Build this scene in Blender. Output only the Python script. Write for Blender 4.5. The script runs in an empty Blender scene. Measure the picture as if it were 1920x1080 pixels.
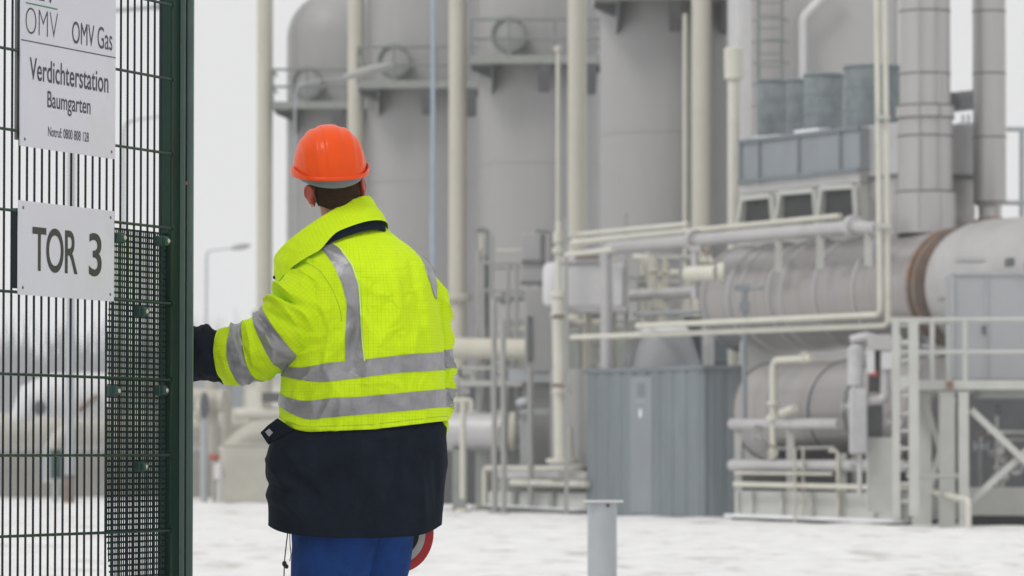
import bpy, bmesh, math, random
import numpy as np
from mathutils import Vector, Matrix, noise as mnoise

random.seed(7)
R = math.radians
SC = bpy.context.scene
COL = SC.collection

# ------------------------------------------------------------------ camera
F = 8000.0                       # focal length in pixels of a 1920 wide picture
CAMZ = 0.8
PITCH = math.atan(310.0 / F)
cam = bpy.data.cameras.new('camera')
cam.lens = F / 1920 * 36
cam.sensor_width = 36
cam.clip_end = 3000
cam.clip_start = 0.1
cam.dof.use_dof = True
cam.dof.focus_distance = 14.1
cam.dof.aperture_fstop = 7.2
camo = bpy.data.objects.new('camera', cam)
camo.location = (0, 0, CAMZ)
camo.rotation_euler = (R(90) + PITCH, 0, 0)
COL.objects.link(camo)
SC.camera = camo

# ------------------------------------------------------------------ sky, sun, exposure
SUN_EL, SUN_AZ = R(50), R(226)   # high, behind the camera and to its left, veiled by cloud
w = bpy.data.worlds.new('World')
SC.world = w
w.use_nodes = True
nt = w.node_tree
for n_ in list(nt.nodes):
    nt.nodes.remove(n_)
out = nt.nodes.new('ShaderNodeOutputWorld')
bg = nt.nodes.new('ShaderNodeBackground')
sky = nt.nodes.new('ShaderNodeTexSky')
sky.sky_type = 'NISHITA'
sky.sun_disc = False
sky.sun_elevation = SUN_EL
sky.sun_rotation = SUN_AZ
sky.air_density = 1.0
sky.dust_density = 6.0
hs = nt.nodes.new('ShaderNodeHueSaturation')
hs.inputs['Saturation'].default_value = 0.12
mx = nt.nodes.new('ShaderNodeMix')
mx.data_type = 'RGBA'
mx.inputs[0].default_value = 0.85
cn = nt.nodes.new('ShaderNodeTexNoise')
cn.inputs['Scale'].default_value = 2.2
cn.inputs['Detail'].default_value = 4
cr = nt.nodes.new('ShaderNodeMix')
cr.data_type = 'RGBA'
cr.inputs[6].default_value = (8.2, 8.2, 8.3, 1)
cr.inputs[7].default_value = (9.5, 9.5, 9.5, 1)
nt.links.new(cn.outputs[0], cr.inputs[0])
nt.links.new(cr.outputs[2], mx.inputs[7])      # closed cloud layer
nt.links.new(sky.outputs[0], hs.inputs['Color'])
nt.links.new(hs.outputs[0], mx.inputs[6])
nt.links.new(mx.outputs[2], bg.inputs[0])
bg.inputs[1].default_value = 0.095
nt.links.new(bg.outputs[0], out.inputs[0])

sl = bpy.data.lights.new('sun', 'SUN')
sl.energy = 1.05
sl.angle = R(16)
sl.color = (1.0, 0.97, 0.93)
so = bpy.data.objects.new('sun', sl)
sd = Vector((math.sin(SUN_AZ) * math.cos(SUN_EL), math.cos(SUN_AZ) * math.cos(SUN_EL), math.sin(SUN_EL)))
so.rotation_euler = sd.to_track_quat('Z', 'Y').to_euler()
so.location = (0, 0, 30)
COL.objects.link(so)

SC.view_settings.view_transform = 'Standard'
SC.view_settings.look = 'None'
SC.view_settings.exposure = 0.07
SC.view_settings.gamma = 1.0
SC.render.engine = 'CYCLES'
SC.cycles.use_denoising = True
SC.cycles.max_bounces = 8
SC.cycles.volume_bounces = 1

# ------------------------------------------------------------------ helpers
GZ = -0.325                      # height of the works' yard

def at(px, py, Y):
    u = (px - 960) / F
    v = (540 - py) / F
    c, s = math.cos(PITCH), math.sin(PITCH)
    dy = c - v * s
    dz = s + v * c
    t = Y / dy
    return Vector((u * t, Y, CAMZ + dz * t))

def pm(px, Y):
    return px * Y / F

def tag(o, label=None, cat=None, group=None, kind=None):
    if label: o['label'] = label
    if cat: o['category'] = cat
    if group: o['group'] = group
    if kind: o['kind'] = kind
    return o

def thing(name, label, cat, loc, group=None):
    o = bpy.data.objects.new(name, None)
    o.empty_display_size = 0.2
    COL.objects.link(o)
    o.location = loc
    return tag(o, label, cat, group)

def root_of(o):
    while o.parent: o = o.parent
    return o

def copy_tree(o, parent=None):
    c = o.copy()
    COL.objects.link(c)
    c.parent = parent
    for ch in [x for x in bpy.data.objects if x.parent == o]:
        copy_tree(ch, c)
    return c

def fillet(pts, rad, n=6):
    pts = [Vector(p) for p in pts]
    if len(pts) < 3 or rad <= 0: return pts
    o = [pts[0]]
    for i in range(1, len(pts) - 1):
        p = pts[i]
        a = pts[i - 1] - p
        b = pts[i + 1] - p
        ra = min(rad, a.length * .49)
        rb = min(rad, b.length * .49)
        A = p + a.normalized() * ra
        B = p + b.normalized() * rb
        for k in range(n + 1):
            t = k / n
            o.append(A * (1 - t) ** 2 + p * 2 * t * (1 - t) + B * t * t)
    o.append(pts[-1])
    return o

def frames(pts):
    T = []
    for i in range(len(pts)):
        a = pts[max(i - 1, 0)]
        b = pts[min(i + 1, len(pts) - 1)]
        d = (b - a)
        T.append(d.normalized() if d.length > 1e-9 else Vector((0, 0, 1)))
    ref = Vector((0, -1, 0.01)) if abs(T[0].y) < .9 else Vector((0, 0, 1))
    N = [(ref - T[0] * ref.dot(T[0])).normalized()]
    for i in range(1, len(pts)):
        v = N[-1] - T[i] * N[-1].dot(T[i])
        N.append(v.normalized())
    return T, N, [T[i].cross(N[i]) for i in range(len(pts))]

class MB:
    def __init__(s):
        s.v = []; s.f = []; s.uv = None
    def add(s, vs, fs):
        k = len(s.v)
        s.v += [Vector(x) for x in vs]
        s.f += [tuple(i + k for i in f) for f in fs]
    def box(s, c, hx, hy, hz, ax=(1, 0, 0), ay=(0, 1, 0), az=(0, 0, 1)):
        c = Vector(c); ax = Vector(ax); ay = Vector(ay); az = Vector(az)
        vs = [c + ax * hx * i + ay * hy * j + az * hz * k for i in (-1, 1) for j in (-1, 1) for k in (-1, 1)]
        s.add(vs, [(0, 1, 3, 2), (4, 6, 7, 5), (0, 4, 5, 1), (2, 3, 7, 6), (0, 2, 6, 4), (1, 5, 7, 3)])
        return s
    def bar(s, a, b, w, h, up=(0, 0, 1)):
        a = Vector(a); b = Vector(b)
        d = (b - a); L = d.length; d = d / L
        u = Vector(up)
        if abs(d.dot(u)) > .98: u = Vector((0, 1, 0))
        side = d.cross(u).normalized(); u2 = side.cross(d)
        return s.box((a + b) / 2, L / 2, w / 2, h / 2, d, side, u2)
    def tube(s, pts, r, n=12, rad=0, cap=True):
        pts = fillet(pts, rad) if rad else [Vector(p) for p in pts]
        T, N, B = frames(pts)
        rr = r if isinstance(r, (list, tuple)) else [r] * len(pts)
        k = len(s.v)
        for i, p in enumerate(pts):
            for j in range(n):
                a = 2 * math.pi * j / n
                s.v.append(p + (N[i] * math.cos(a) + B[i] * math.sin(a)) * rr[i])
        for i in range(len(pts) - 1):
            for j in range(n):
                j2 = (j + 1) % n
                s.f.append((k + i * n + j, k + i * n + j2, k + (i + 1) * n + j2, k + (i + 1) * n + j))
        if cap:
            s.f.append(tuple(k + j for j in range(n))[::-1])
            m = k + (len(pts) - 1) * n
            s.f.append(tuple(m + j for j in range(n)))
        return s
    def lathe(s, c, prof, n=32, axis=(0, 0, 1)):
        """prof: list of (distance along axis, radius) from c"""
        c = Vector(c); A = Vector(axis).normalized()
        ref = Vector((0, -1, 0)) if abs(A.y) < .9 else Vector((0, 0, 1))
        N = (ref - A * ref.dot(A)).normalized(); B = A.cross(N)
        k = len(s.v)
        for h, r in prof:
            for j in range(n):
                a = 2 * math.pi * j / n
                s.v.append(c + A * h + (N * math.cos(a) + B * math.sin(a)) * max(r, 1e-4))
        for i in range(len(prof) - 1):
            for j in range(n):
                j2 = (j + 1) % n
                s.f.append((k + i * n + j, k + i * n + j2, k + (i + 1) * n + j2, k + (i + 1) * n + j))
        s.f.append(tuple(k + j for j in range(n))[::-1])
        m = k + (len(prof) - 1) * n
        s.f.append(tuple(m + j for j in range(n)))
        return s
    def torus(s, c, Rr, r, axis=(0, 0, 1), n=28, m=8):
        c = Vector(c); A = Vector(axis).normalized()
        ref = Vector((0, -1, 0)) if abs(A.y) < .9 else Vector((0, 0, 1))
        N = (ref - A * ref.dot(A)).normalized(); B = A.cross(N)
        k = len(s.v)
        for i in range(n):
            a = 2 * math.pi * i / n
            d = N * math.cos(a) + B * math.sin(a)
            for j in range(m):
                b = 2 * math.pi * j / m
                s.v.append(c + d * (Rr + r * math.cos(b)) + A * r * math.sin(b))
        for i in range(n):
            for j in range(m):
                i2 = (i + 1) % n; j2 = (j + 1) % m
                s.f.append((k + i * m + j, k + i2 * m + j, k + i2 * m + j2, k + i * m + j2))
        return s
    def ball(s, c, rx, ry, rz, n=20, m=12, rot=None):
        c = Vector(c); k = len(s.v)
        for i in range(m + 1):
            t = math.pi * i / m
            for j in range(n):
                a = 2 * math.pi * j / n
                p = Vector((rx * math.sin(t) * math.cos(a), ry * math.sin(t) * math.sin(a), rz * math.cos(t)))
                if rot: p = rot @ p
                s.v.append(c + p)
        for i in range(m):
            for j in range(n):
                j2 = (j + 1) % n
                s.f.append((k + i * n + j, k + (i + 1) * n + j, k + (i + 1) * n + j2, k + i * n + j2))
        return s
    def grid(s, P, closed_u=False, flip=False):
        """P: rows of points"""
        k = len(s.v); nr = len(P); nc = len(P[0])
        for row in P: s.v += [Vector(p) for p in row]
        for i in range(nr - 1):
            for j in range(nc if closed_u else nc - 1):
                j2 = (j + 1) % nc
                q = (k + i * nc + j, k + i * nc + j2, k + (i + 1) * nc + j2, k + (i + 1) * nc + j)
                s.f.append(q[::-1] if flip else q)
        return s
    def build(s, name, mat, parent=None, local=False, ang=40, bevel=0, uv=None, weld=False, subsurf=0):
        off = Vector((0, 0, 0))
        if parent is not None and not local: off = root_of(parent).location
        me = bpy.data.meshes.new(name)
        me.from_pydata([v - off for v in s.v], [], s.f)
        me.update()
        bm = bmesh.new(); bm.from_mesh(me)
        if weld: bmesh.ops.remove_doubles(bm, verts=bm.verts, dist=1e-5)
        bmesh.ops.recalc_face_normals(bm, faces=bm.faces)
        bm.to_mesh(me); bm.free()
        if uv:
            lay = me.uv_layers.new(name='UVMap')
            for lp in me.loops:
                lay.data[lp.index].uv = uv[lp.vertex_index]
        me.polygons.foreach_set('use_smooth', [True] * len(me.polygons))
        me.set_sharp_from_angle(angle=R(ang))
        if mat: me.materials.append(mat)
        o = bpy.data.objects.new(name, me)
        COL.objects.link(o)
        if parent is not None: o.parent = parent
        if bevel:
            b = o.modifiers.new('bevel', 'BEVEL'); b.width = bevel; b.segments = 2; b.limit_method = 'ANGLE'
        if subsurf:
            b = o.modifiers.new('sub', 'SUBSURF'); b.levels = subsurf; b.render_levels = subsurf
        return o

def center_thing(o, base=None):
    """move a single-mesh thing's origin to its base"""
    me = o.data
    co = np.array([v.co for v in me.vertices])
    c = Vector(((co[:, 0].min() + co[:, 0].max()) / 2, (co[:, 1].min() + co[:, 1].max()) / 2, co[:, 2].min()))
    me.transform(Matrix.Translation(-c))
    o.location = c
    return o

# ------------------------------------------------------------------ materials
def mat(name, col, rough=.55, metal=0.0, var=.08, scale=2.0, streak=0.0, bump=0.0, bscale=30, coat=0.0, tint=None, tint_amt=0.0, tint_scale=1.2, spec=.5, tcut=.55, mscale=None):
    m = bpy.data.materials.new(name); m.use_nodes = True
    t = m.node_tree; N = t.nodes; L = t.links
    b = N['Principled BSDF']
    b.inputs['Roughness'].default_value = rough
    b.inputs['Metallic'].default_value = metal
    b.inputs['Coat Weight'].default_value = coat
    b.inputs['Specular IOR Level'].default_value = spec
    tc = N.new('ShaderNodeTexCoord')
    mp = N.new('ShaderNodeMapping')
    mp.inputs['Scale'].default_value = (1, 1, 1 - .93 * min(streak, 1)) if streak else (1, 1, 1)
    if mscale: mp.inputs['Scale'].default_value = mscale
    L.new(tc.outputs['Object'], mp.inputs[0])
    n1 = N.new('ShaderNodeTexNoise')
    n1.inputs['Scale'].default_value = scale
    n1.inputs['Detail'].default_value = 6
    n1.inputs['Roughness'].default_value = .6
    L.new(mp.outputs[0], n1.inputs['Vector'])
    mr = N.new('ShaderNodeMapRange')
    mr.inputs[1].default_value = .3; mr.inputs[2].default_value = .7
    mr.inputs[3].default_value = 1 - var; mr.inputs[4].default_value = 1 + var
    L.new(n1.outputs[0], mr.inputs[0])
    mul = N.new('ShaderNodeVectorMath'); mul.operation = 'SCALE'
    mul.inputs[0].default_value = col[:3]
    L.new(mr.outputs[0], mul.inputs['Scale'])
    cur = mul.outputs[0]
    if tint:
        n2 = N.new('ShaderNodeTexNoise'); n2.inputs['Scale'].default_value = tint_scale
        n2.inputs['Detail'].default_value = 8; n2.inputs['Roughness'].default_value = .65
        L.new(mp.outputs[0], n2.inputs['Vector'])
        m2 = N.new('ShaderNodeMapRange'); m2.inputs[1].default_value = tcut; m2.inputs[2].default_value = tcut + .15
        m2.inputs[3].default_value = 0; m2.inputs[4].default_value = tint_amt
        L.new(n2.outputs[0], m2.inputs[0])
        x = N.new('ShaderNodeMix'); x.data_type = 'RGBA'
        L.new(m2.outputs[0], x.inputs[0]); L.new(cur, x.inputs[6]); x.inputs[7].default_value = (*tint, 1)
        cur = x.outputs[2]
    L.new(cur, b.inputs['Base Color'])
    if bump:
        n3 = N.new('ShaderNodeTexNoise'); n3.inputs['Scale'].default_value = bscale; n3.inputs['Detail'].default_value = 4
        L.new(tc.outputs['Object'], n3.inputs['Vector'])
        bp = N.new('ShaderNodeBump'); bp.inputs['Strength'].default_value = bump; bp.inputs['Distance'].default_value = .01
        L.new(n3.outputs[0], bp.inputs['Height'])
        L.new(bp.outputs[0], b.inputs['Normal'])
    return m

def fabric_grid(name, col, line, pitch=.0105, width=.11, rough=.75, sheen=.2):
    """rip-stop cloth: thin darker threads every pitch metres, on metric UVs"""
    m = mat(name, col, rough, var=.05, scale=6, spec=.2)
    t = m.node_tree; N = t.nodes; L = t.links
    b = N['Principled BSDF']
    src = b.inputs['Base Color'].links[0].from_socket
    uv = N.new('ShaderNodeUVMap')
    sp = N.new('ShaderNodeSeparateXYZ'); L.new(uv.outputs[0], sp.inputs[0])
    outs = []
    for ax in (0, 1):
        d = N.new('ShaderNodeMath'); d.operation = 'DIVIDE'; d.inputs[1].default_value = pitch
        L.new(sp.outputs[ax], d.inputs[0])
        fr = N.new('ShaderNodeMath'); fr.operation = 'FRACT'; L.new(d.outputs[0], fr.inputs[0])
        lt = N.new('ShaderNodeMath'); lt.operation = 'LESS_THAN'; lt.inputs[1].default_value = width
        L.new(fr.outputs[0], lt.inputs[0]); outs.append(lt)
    mxm = N.new('ShaderNodeMath'); mxm.operation = 'MAXIMUM'
    L.new(outs[0].outputs[0], mxm.inputs[0]); L.new(outs[1].outputs[0], mxm.inputs[1])
    x = N.new('ShaderNodeMix'); x.data_type = 'RGBA'
    L.new(mxm.outputs[0], x.inputs[0]); L.new(src, x.inputs[6]); x.inputs[7].default_value = (*line, 1)
    L.new(x.outputs[2], b.inputs['Base Color'])
    n3 = N.new('ShaderNodeTexNoise'); n3.inputs['Scale'].default_value = 16; n3.inputs['Detail'].default_value = 4; n3.inputs['Distortion'].default_value = 1.2
    tc = N.new('ShaderNodeTexCoord'); L.new(tc.outputs['Object'], n3.inputs['Vector'])
    bp = N.new('ShaderNodeBump'); bp.inputs['Strength'].default_value = .9; bp.inputs['Distance'].default_value = .012
    L.new(n3.outputs[0], bp.inputs['Height']); L.new(bp.outputs[0], b.inputs['Normal'])
    return m

M = {}
M['snow'] = mat('snow', (.75, .75, .75), .8, var=.09, scale=2.6, bump=.5, bscale=3, tint=(.40, .37, .32), tint_amt=.75, tint_scale=1.7, spec=.2, tcut=.53, mscale=(1, .34, 1))
M['snowcap'] = mat('snow_cap', (.78, .79, .81), .8, var=.05, scale=3, bump=.3, bscale=20, spec=.2)
M['tank'] = mat('tank_paint', (.315, .312, .312), .5, var=.07, scale=.7, streak=.9, tint=(.25, .24, .245), tint_amt=.4, tint_scale=.8)
M['cream'] = mat('cream_paint', (.49, .47, .40), .5, var=.08, scale=1.5, streak=.7, tint=(.42, .40, .34), tint_amt=.5, tint_scale=1.5)
M['cream2'] = mat('pale_cream_paint', (.57, .56, .485), .5, var=.07, scale=2.0, tint=(.40, .32, .22), tint_amt=.5, tint_scale=3, tcut=.62)
M['white'] = mat('white_cladding', (.60, .60, .61), .5, var=.05, scale=1.5, tint=(.5, .48, .44), tint_amt=.4, tint_scale=2)
M['silver'] = mat('aluminium_cladding', (.475, .468, .47), .42, metal=.35, var=.1, scale=1.2, tint=(.38, .36, .36), tint_amt=.5, tint_scale=2.2)
M['sheet'] = mat('sheet_metal', (.43, .415, .41), .34, metal=.55, var=.2, scale=1.6, tint=(.25, .215, .195), tint_amt=.7, tint_scale=1.5, tcut=.5)
M['galv'] = mat('galvanised_steel', (.39, .415, .43), .5, metal=.3, var=.12, scale=2.5, streak=.6, tint=(.36, .38, .40), tint_amt=.4, tint_scale=4)
M['deck'] = mat('platform_steel', (.27, .285, .265), .6, var=.1, scale=3)
M['grille'] = mat('grey_green_steel', (.19, .21, .20), .6, var=.1, scale=3)
M['bluegrey'] = mat('blue_grey_sheet', (.165, .195, .215), .5, var=.14, scale=1.3, streak=.8, tint=(.22, .25, .26), tint_amt=.6, tint_scale=1.0)
M['bluegrey2'] = mat('pale_blue_grey_sheet', (.225, .25, .27), .5, var=.08, scale=1.2, streak=.5, tint=(.24, .27, .29), tint_amt=.5, tint_scale=2)
M['vessel'] = mat('rolled_vessel_sheet', (.37, .355, .35), .34, metal=.55, var=.22, scale=1.0, tint=(.27, .235, .215), tint_amt=.65, tint_scale=1.0, tcut=.5)
_mp = [n for n in M['vessel'].node_tree.nodes if n.type == 'MAPPING'][0]
_mp.vector_type = 'TEXTURE'; _mp.inputs['Rotation'].default_value = (0, 0, math.atan2(.883, -.47)); _mp.inputs['Scale'].default_value = (.35, 6, 6)
M['duct'] = mat('intake_mesh', (.165, .195, .205), .6, var=.25, scale=5, streak=.3)
M['wall'] = mat('wall_cladding', (.39, .382, .38), .55, var=.05, scale=.5, streak=.9)
M['dark'] = mat('dark_void', (.03, .033, .033), .7, var=.2, scale=3)  # near-black that paints in the shade of openings and gaps
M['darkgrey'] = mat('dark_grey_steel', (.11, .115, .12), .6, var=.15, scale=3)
M['frame'] = mat('pale_grey_frame', (.47, .475, .45), .5, var=.07, scale=2, tint=(.42, .30, .2), tint_amt=.5, tint_scale=2.6, tcut=.64)
M['rust'] = mat('rusty_flange', (.21, .165, .135), .8, var=.25, scale=4, tint=(.30, .125, .045), tint_amt=.8, tint_scale=3.5, tcut=.52)
M['beige'] = mat('beige_pipe_paint', (.43, .415, .36), .5, var=.1, scale=1.5, tint=(.33, .31, .27), tint_amt=.5)
M['stack'] = mat('stack_cladding', (.43, .42, .415), .36, metal=.5, var=.12, scale=1.4, streak=1.0, tint=(.33, .31, .30), tint_amt=.35, tint_scale=1.6)
M['concrete'] = mat('concrete', (.26, .25, .225), .85, var=.1, scale=2, bump=.3)
M['lampgrey'] = mat('lamp_grey', (.38, .40, .42), .5, var=.05)
M['bluepole'] = mat('pale_blue_pole', (.31, .37, .44), .5, var=.1)
M['wood'] = mat('bare_wood', (.10, .108, .125), .9, var=.2, scale=.3)
M['green'] = mat('green_powder_coat', (.0035, .026, .016), .34, var=.25, scale=4, bump=.05, bscale=60, coat=.05, spec=.22)
M['skystrip'] = mat('sky_lit_green', (.125, .185, .16), .35, var=.1, scale=6, coat=.2)  # post green lightened to paint in the sky's reflection on the strips
M['greenl'] = mat('green_clip', (.012, .055, .037), .35, var=.15, scale=20, coat=.1)
M['greendk'] = mat('dark_green_wire', (.006, .013, .018), .45, var=.1, scale=8, spec=.2)
M['sign'] = mat('sign_white', (.66, .66, .72), .45, var=.03, scale=3, tint=(.60, .62, .60), tint_amt=.5, tint_scale=5)
M['ink'] = mat('sign_ink', (.035, .034, .05), .5, var=.1)
M['ink2'] = mat('sign_black', (.022, .02, .022), .5, var=.1)
M['inkg'] = mat('sign_green_line', (.10, .22, .12), .5)
M['screw'] = mat('steel_screw', (.6, .58, .52), .35, metal=.8, var=.1, scale=40)
M['hat'] = mat('orange_plastic', (.84, .085, .005), .36, var=.05, scale=8, coat=.06, spec=.17)
M['hatband'] = mat('grey_headband', (.17, .19, .195), .6, var=.1, scale=30)
M['skin'] = mat('skin', (.46, .21, .145), .55, var=.1, scale=30)
M['ear'] = mat('cold_red_skin', (.40, .055, .026), .5, var=.15, scale=40)
M['hair'] = mat('short_brown_hair', (.042, .021, .010), .9, var=.55, scale=260, bump=.6, bscale=350, spec=.1)
M['yellow'] = fabric_grid('fluorescent_yellow_cloth', (.62, .86, .004), (.525, .75, .006))
M['tape'] = mat('reflective_tape', (.29, .285, .30), .42, metal=.3, var=.22, scale=11, bump=.6, bscale=32)
M['navy'] = mat('navy_cloth', (.0065, .0115, .021), .85, var=.35, scale=9, bump=.35, bscale=60, spec=.08)
M['lining'] = mat('black_lining', (.008, .010, .016), .85, var=.1)
M['trouser'] = mat('blue_work_trousers', (.008, .044, .185), .85, var=.25, scale=12, bump=.4, bscale=120, spec=.1)
M['boot'] = mat('black_leather', (.012, .012, .012), .5, var=.2, bump=.2)
M['black'] = mat('black_cord', (.01, .01, .012), .7)
M['red'] = mat('red_cloth', (.50, .022, .025), .6, var=.1, scale=30)
M['offwhite'] = mat('off_white_cloth', (.55, .54, .50), .7, var=.08, scale=30)
M['redpaint'] = mat('red_paint', (.5, .06, .05), .5)
M['eye'] = mat('eye_white', (.7, .7, .68), .2)
M['patch'] = mat('grey_patch', (.33, .34, .36), .7)

# ------------------------------------------------------------------ ground
def ground_z(x, y):
    t = min(max((y - 15) / 15, 0), 1)
    z = GZ * (t * t * (3 - 2 * t))
    if 20 < y < 130:
        z += .035 * mnoise.noise((x * .5, y * .3, 0)) + .035 * mnoise.noise((x * 1.9, y * .7, 4))
    return z
xs = list(np.concatenate([np.linspace(-400, -25, 16), np.linspace(-24, 24, 97), np.linspace(25, 400, 16)]))
ys = list(np.concatenate([np.linspace(-35, 20, 12), np.linspace(21, 125, 180), np.linspace(128, 1100, 36)]))
g = MB(); g.grid([[(x, y, ground_z(x, y)) for x in xs] for y in ys])
go = g.build('ground', M['snow'])
tag(go, kind='structure')

# ------------------------------------------------------------------ distant wood in the mist
def distant_wood():
    m = MB()
    rnd = random.Random(3)
    def branch(p, d, L, r, lev):
        q = p + d * L
        m.tube([p, q], [r, r * .55], n=3, cap=False)
        if lev == 0: return
        for _ in range(4 if lev > 1 else 5):
            t = rnd.uniform(.35, 1)
            nd = (d + Vector((rnd.uniform(-.8, .8), rnd.uniform(-.8, .8), rnd.uniform(-.1, .6)))).normalized()
            branch(p + d * L * t, nd, L * rnd.uniform(.5, .75), r * .55, lev - 1)
    for i in range(330):
        Y = rnd.uniform(800, 950)
        x = rnd.uniform(-125, 20)
        h = rnd.uniform(6.5, 11.5)
        branch(Vector((x, Y, GZ - .2)), Vector((rnd.uniform(-.08, .08), 0, 1)).normalized(), h, .5, 3)
    # hedge and scrub at the foot of the wood
    for i in range(3600):
        x = rnd.uniform(-125, 20); Y = rnd.uniform(780, 820)
        for _ in range(3):
            m.tube([Vector((x, Y, GZ - .2)), Vector((x + rnd.uniform(-7, 7), Y, rnd.uniform(9, 16) + 12 * rnd.random() ** 3))], [.6, .03], n=3, cap=False)
    o = m.build('distant_wood', M['wood'])
    tag(o, 'bare winter trees fading into the mist behind the pipes', 'wood', kind='stuff')
distant_wood()

# ------------------------------------------------------------------ GATE
_a = at(33, 850, 13.15); _b = at(330, 850, 14.2)
GD = Vector((_b.x - _a.x, _b.y - _a.y, 0)).normalized()
GN = Vector((GD.y, -GD.x, 0))            # towards the camera side
G0 = Vector((_a.x, _a.y, 0))
def G(s, n, z): return G0 + GD * s + GN * n + Vector((0, 0, z))
def s_of(x, n=0.0):
    u = (x - 960) / F
    return (u * (G0.y + GN.y * n) - G0.x - GN.x * n) / (GD.x - u * GD.y)
def z_of(x, y, n=0.0):
    s = s_of(x, n)
    return at(x, y, G(s, n, 0).y).z

GATE_TOP = 2.75
S_END = s_of(318, 0)
gate = thing('wire_gate', 'dark green welded wire gate with perforated sheet beside its steel post', 'gate', G(.4, 0, 0))
m = MB()
s = s_of(30, 0)
sw = s_of(20.5, 0)
k0 = -14
for k in range(k0, 40):
    ss = sw + (k) * .05
    if ss > S_END - .03: break
    m.tube([G(ss, 0, .05), G(ss, 0, GATE_TOP)], .0040, n=6)
m.build('vertical_wires', M['greendk'], gate)
m = MB()
rod_px = [-60, 91, 242, 393, 546, 701, 854, 1006, 1158, 1310]   # at x = 10
for y in rod_px:
    z = z_of(10, y, .008)
    if z < .06: continue
    m.tube([G(sw + k0 * .05 - .05, .008, z), G(S_END - .001, .008, z)], .0048, n=8)
    m.tube([G(S_END - .008, .008, z), G(S_END + .0005, .008, z)], .009, n=10)
m.build('horizontal_rods', M['green'], gate)
# closing stile
stile_d = .062
m = MB()
m.box(G(S_END + stile_d / 2, -.019, 1.40), stile_d / 2, .0245, 1.36, GD, GN)
m.build('stile', M['green'], gate, bevel=.003)
# groove line on stile face
m = MB()
m.box(G(S_END - .0015, -.002, 1.40), .002, .004, 1.36, GD, GN)
m.build('welding_bar', M['green'], gate)
m = MB()
for z in (.06, GATE_TOP + .02):
    m.box(G((S_END + sw + k0 * .05) / 2 - .02, -.01, z), (S_END - sw - k0 * .05) / 2 + .02, .02, .025, GD, GN)
m.build('rail', M['green'], gate)
# perforated sheet
def strip_left(z):
    y = 850 - (z - CAMZ) * F / 13.7
    tab = [(400, 209), (560, 205), (640, 200), (700, 203), (860, 198), (940, 198), (1000, 201), (1080, 207), (1300, 205)]
    return s_of(np.interp(y, [a for a, b in tab], [b for a, b in tab]), -.014)
zt = z_of(270, 436, -.014)
m = MB()
n_v = 30
pitch = .0153
i = 0
while True:
    ss = S_END - .005 - i * pitch
    zs = [z for z in np.arange(.08, zt, .02) if strip_left(z) <= ss]
    if not zs: break
    # continuous runs
    run = [zs[0]]
    for z in zs[1:]:
        if z - run[-1] > .03:
            m.box(G(ss, -.014, (run[0] + run[-1]) / 2), .0037, .0008, (run[-1] - run[0]) / 2 + .01, GD, GN); run = [z]
        else: run.append(z)
    m.box(G(ss, -.014, (run[0] + run[-1]) / 2), .0037, .0008, (run[-1] - run[0]) / 2 + .01, GD, GN)
    i += 1
z = .08
while z < zt + .003:
    a = strip_left(z)
    m.box(G((a + S_END) / 2 - .002, -.0145, z), (S_END - a) / 2, .0007, .0036, GD, GN)
    z += .0188
m.build('perforated_sheet', M['green'], gate)
# clips
for (x, y) in ((224, 446), (306, 452), (266, 584), (214, 733), (304, 732), (266, 875), (306, 1030), (216, 1022)):
    n = .012
    s = s_of(x, n); z = z_of(x, y, n)
    if x == 306 and y > 1000: continue
    if x == 216: continue
    c = MB()
    c.lathe(G(s + .012, n, z), [(-.024, .010), (-.022, .0165), (-.012, .0185), (.0, .0185), (.003, .017)], n=16, axis=GD)
    c.box(G(s, n - .012, z), .016, .012, .017, GD, GN)
    co_ = c.build('clip', M['greenl'], gate, bevel=.002)
    b_ = MB(); b_.lathe(G(s + .002, n + .014, z), [(0, .0075), (.005, .0075), (.008, .004)], n=12, axis=GN)
    b_.build('bolt', M['screw'], co_)

# post
post = thing('gate_post', 'dark green steel gate post with two bright stop strips held by the worker', 'post', G(S_END + .1, 0, 0))
s1 = s_of(334, .002)
m = MB()
m.box(G(s1 + .035, -.022, 1.42), .033, .036, 1.42, GD, GN)
pb = m.build('post_body', M['green'], post, bevel=.003)
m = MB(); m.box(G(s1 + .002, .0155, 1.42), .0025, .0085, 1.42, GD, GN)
m.build('stop_strip', M['skystrip'], post)
sA = s_of(350, .022)
m = MB(); m.box(G(s1 + .017, .0135, 1.42), .0145, .0075, 1.42, GD, GN)
m.build('channel', M['greendk'], post)
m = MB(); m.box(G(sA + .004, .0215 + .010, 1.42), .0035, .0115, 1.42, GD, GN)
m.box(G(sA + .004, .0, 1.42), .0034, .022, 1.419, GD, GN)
m.build('stop_strip', M['skystrip'], post)
m = MB()
m.lathe(G(s1 + .016, .021, z_of(346, 345)), [(0, .006), (.004, .006), (.006, .004)], n=10, axis=GN)
m.build('rivet', M['rust'], post)

# ------------------------------------------------------------------ signs
def text_mesh(body, bold=0.0, space=1.0):
    cu = bpy.data.curves.new('t', 'FONT')
    cu.body = body; cu.size = 1.0; cu.offset = bold; cu.extrude = 0.0; cu.space_character = space
    ob = bpy.data.objects.new('t', cu); COL.objects.link(ob)
    bpy.context.view_layer.update()
    dg = bpy.context.evaluated_depsgraph_get()
    me = bpy.data.meshes.new_from_object(ob.evaluated_get(dg))
    bpy.data.objects.remove(ob); bpy.data.curves.remove(cu)
    vs = [v.co.copy() for v in me.vertices]; fs = [tuple(p.vertices) for p in me.polygons]
    bpy.data.meshes.remove(me)
    return vs, fs

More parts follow.
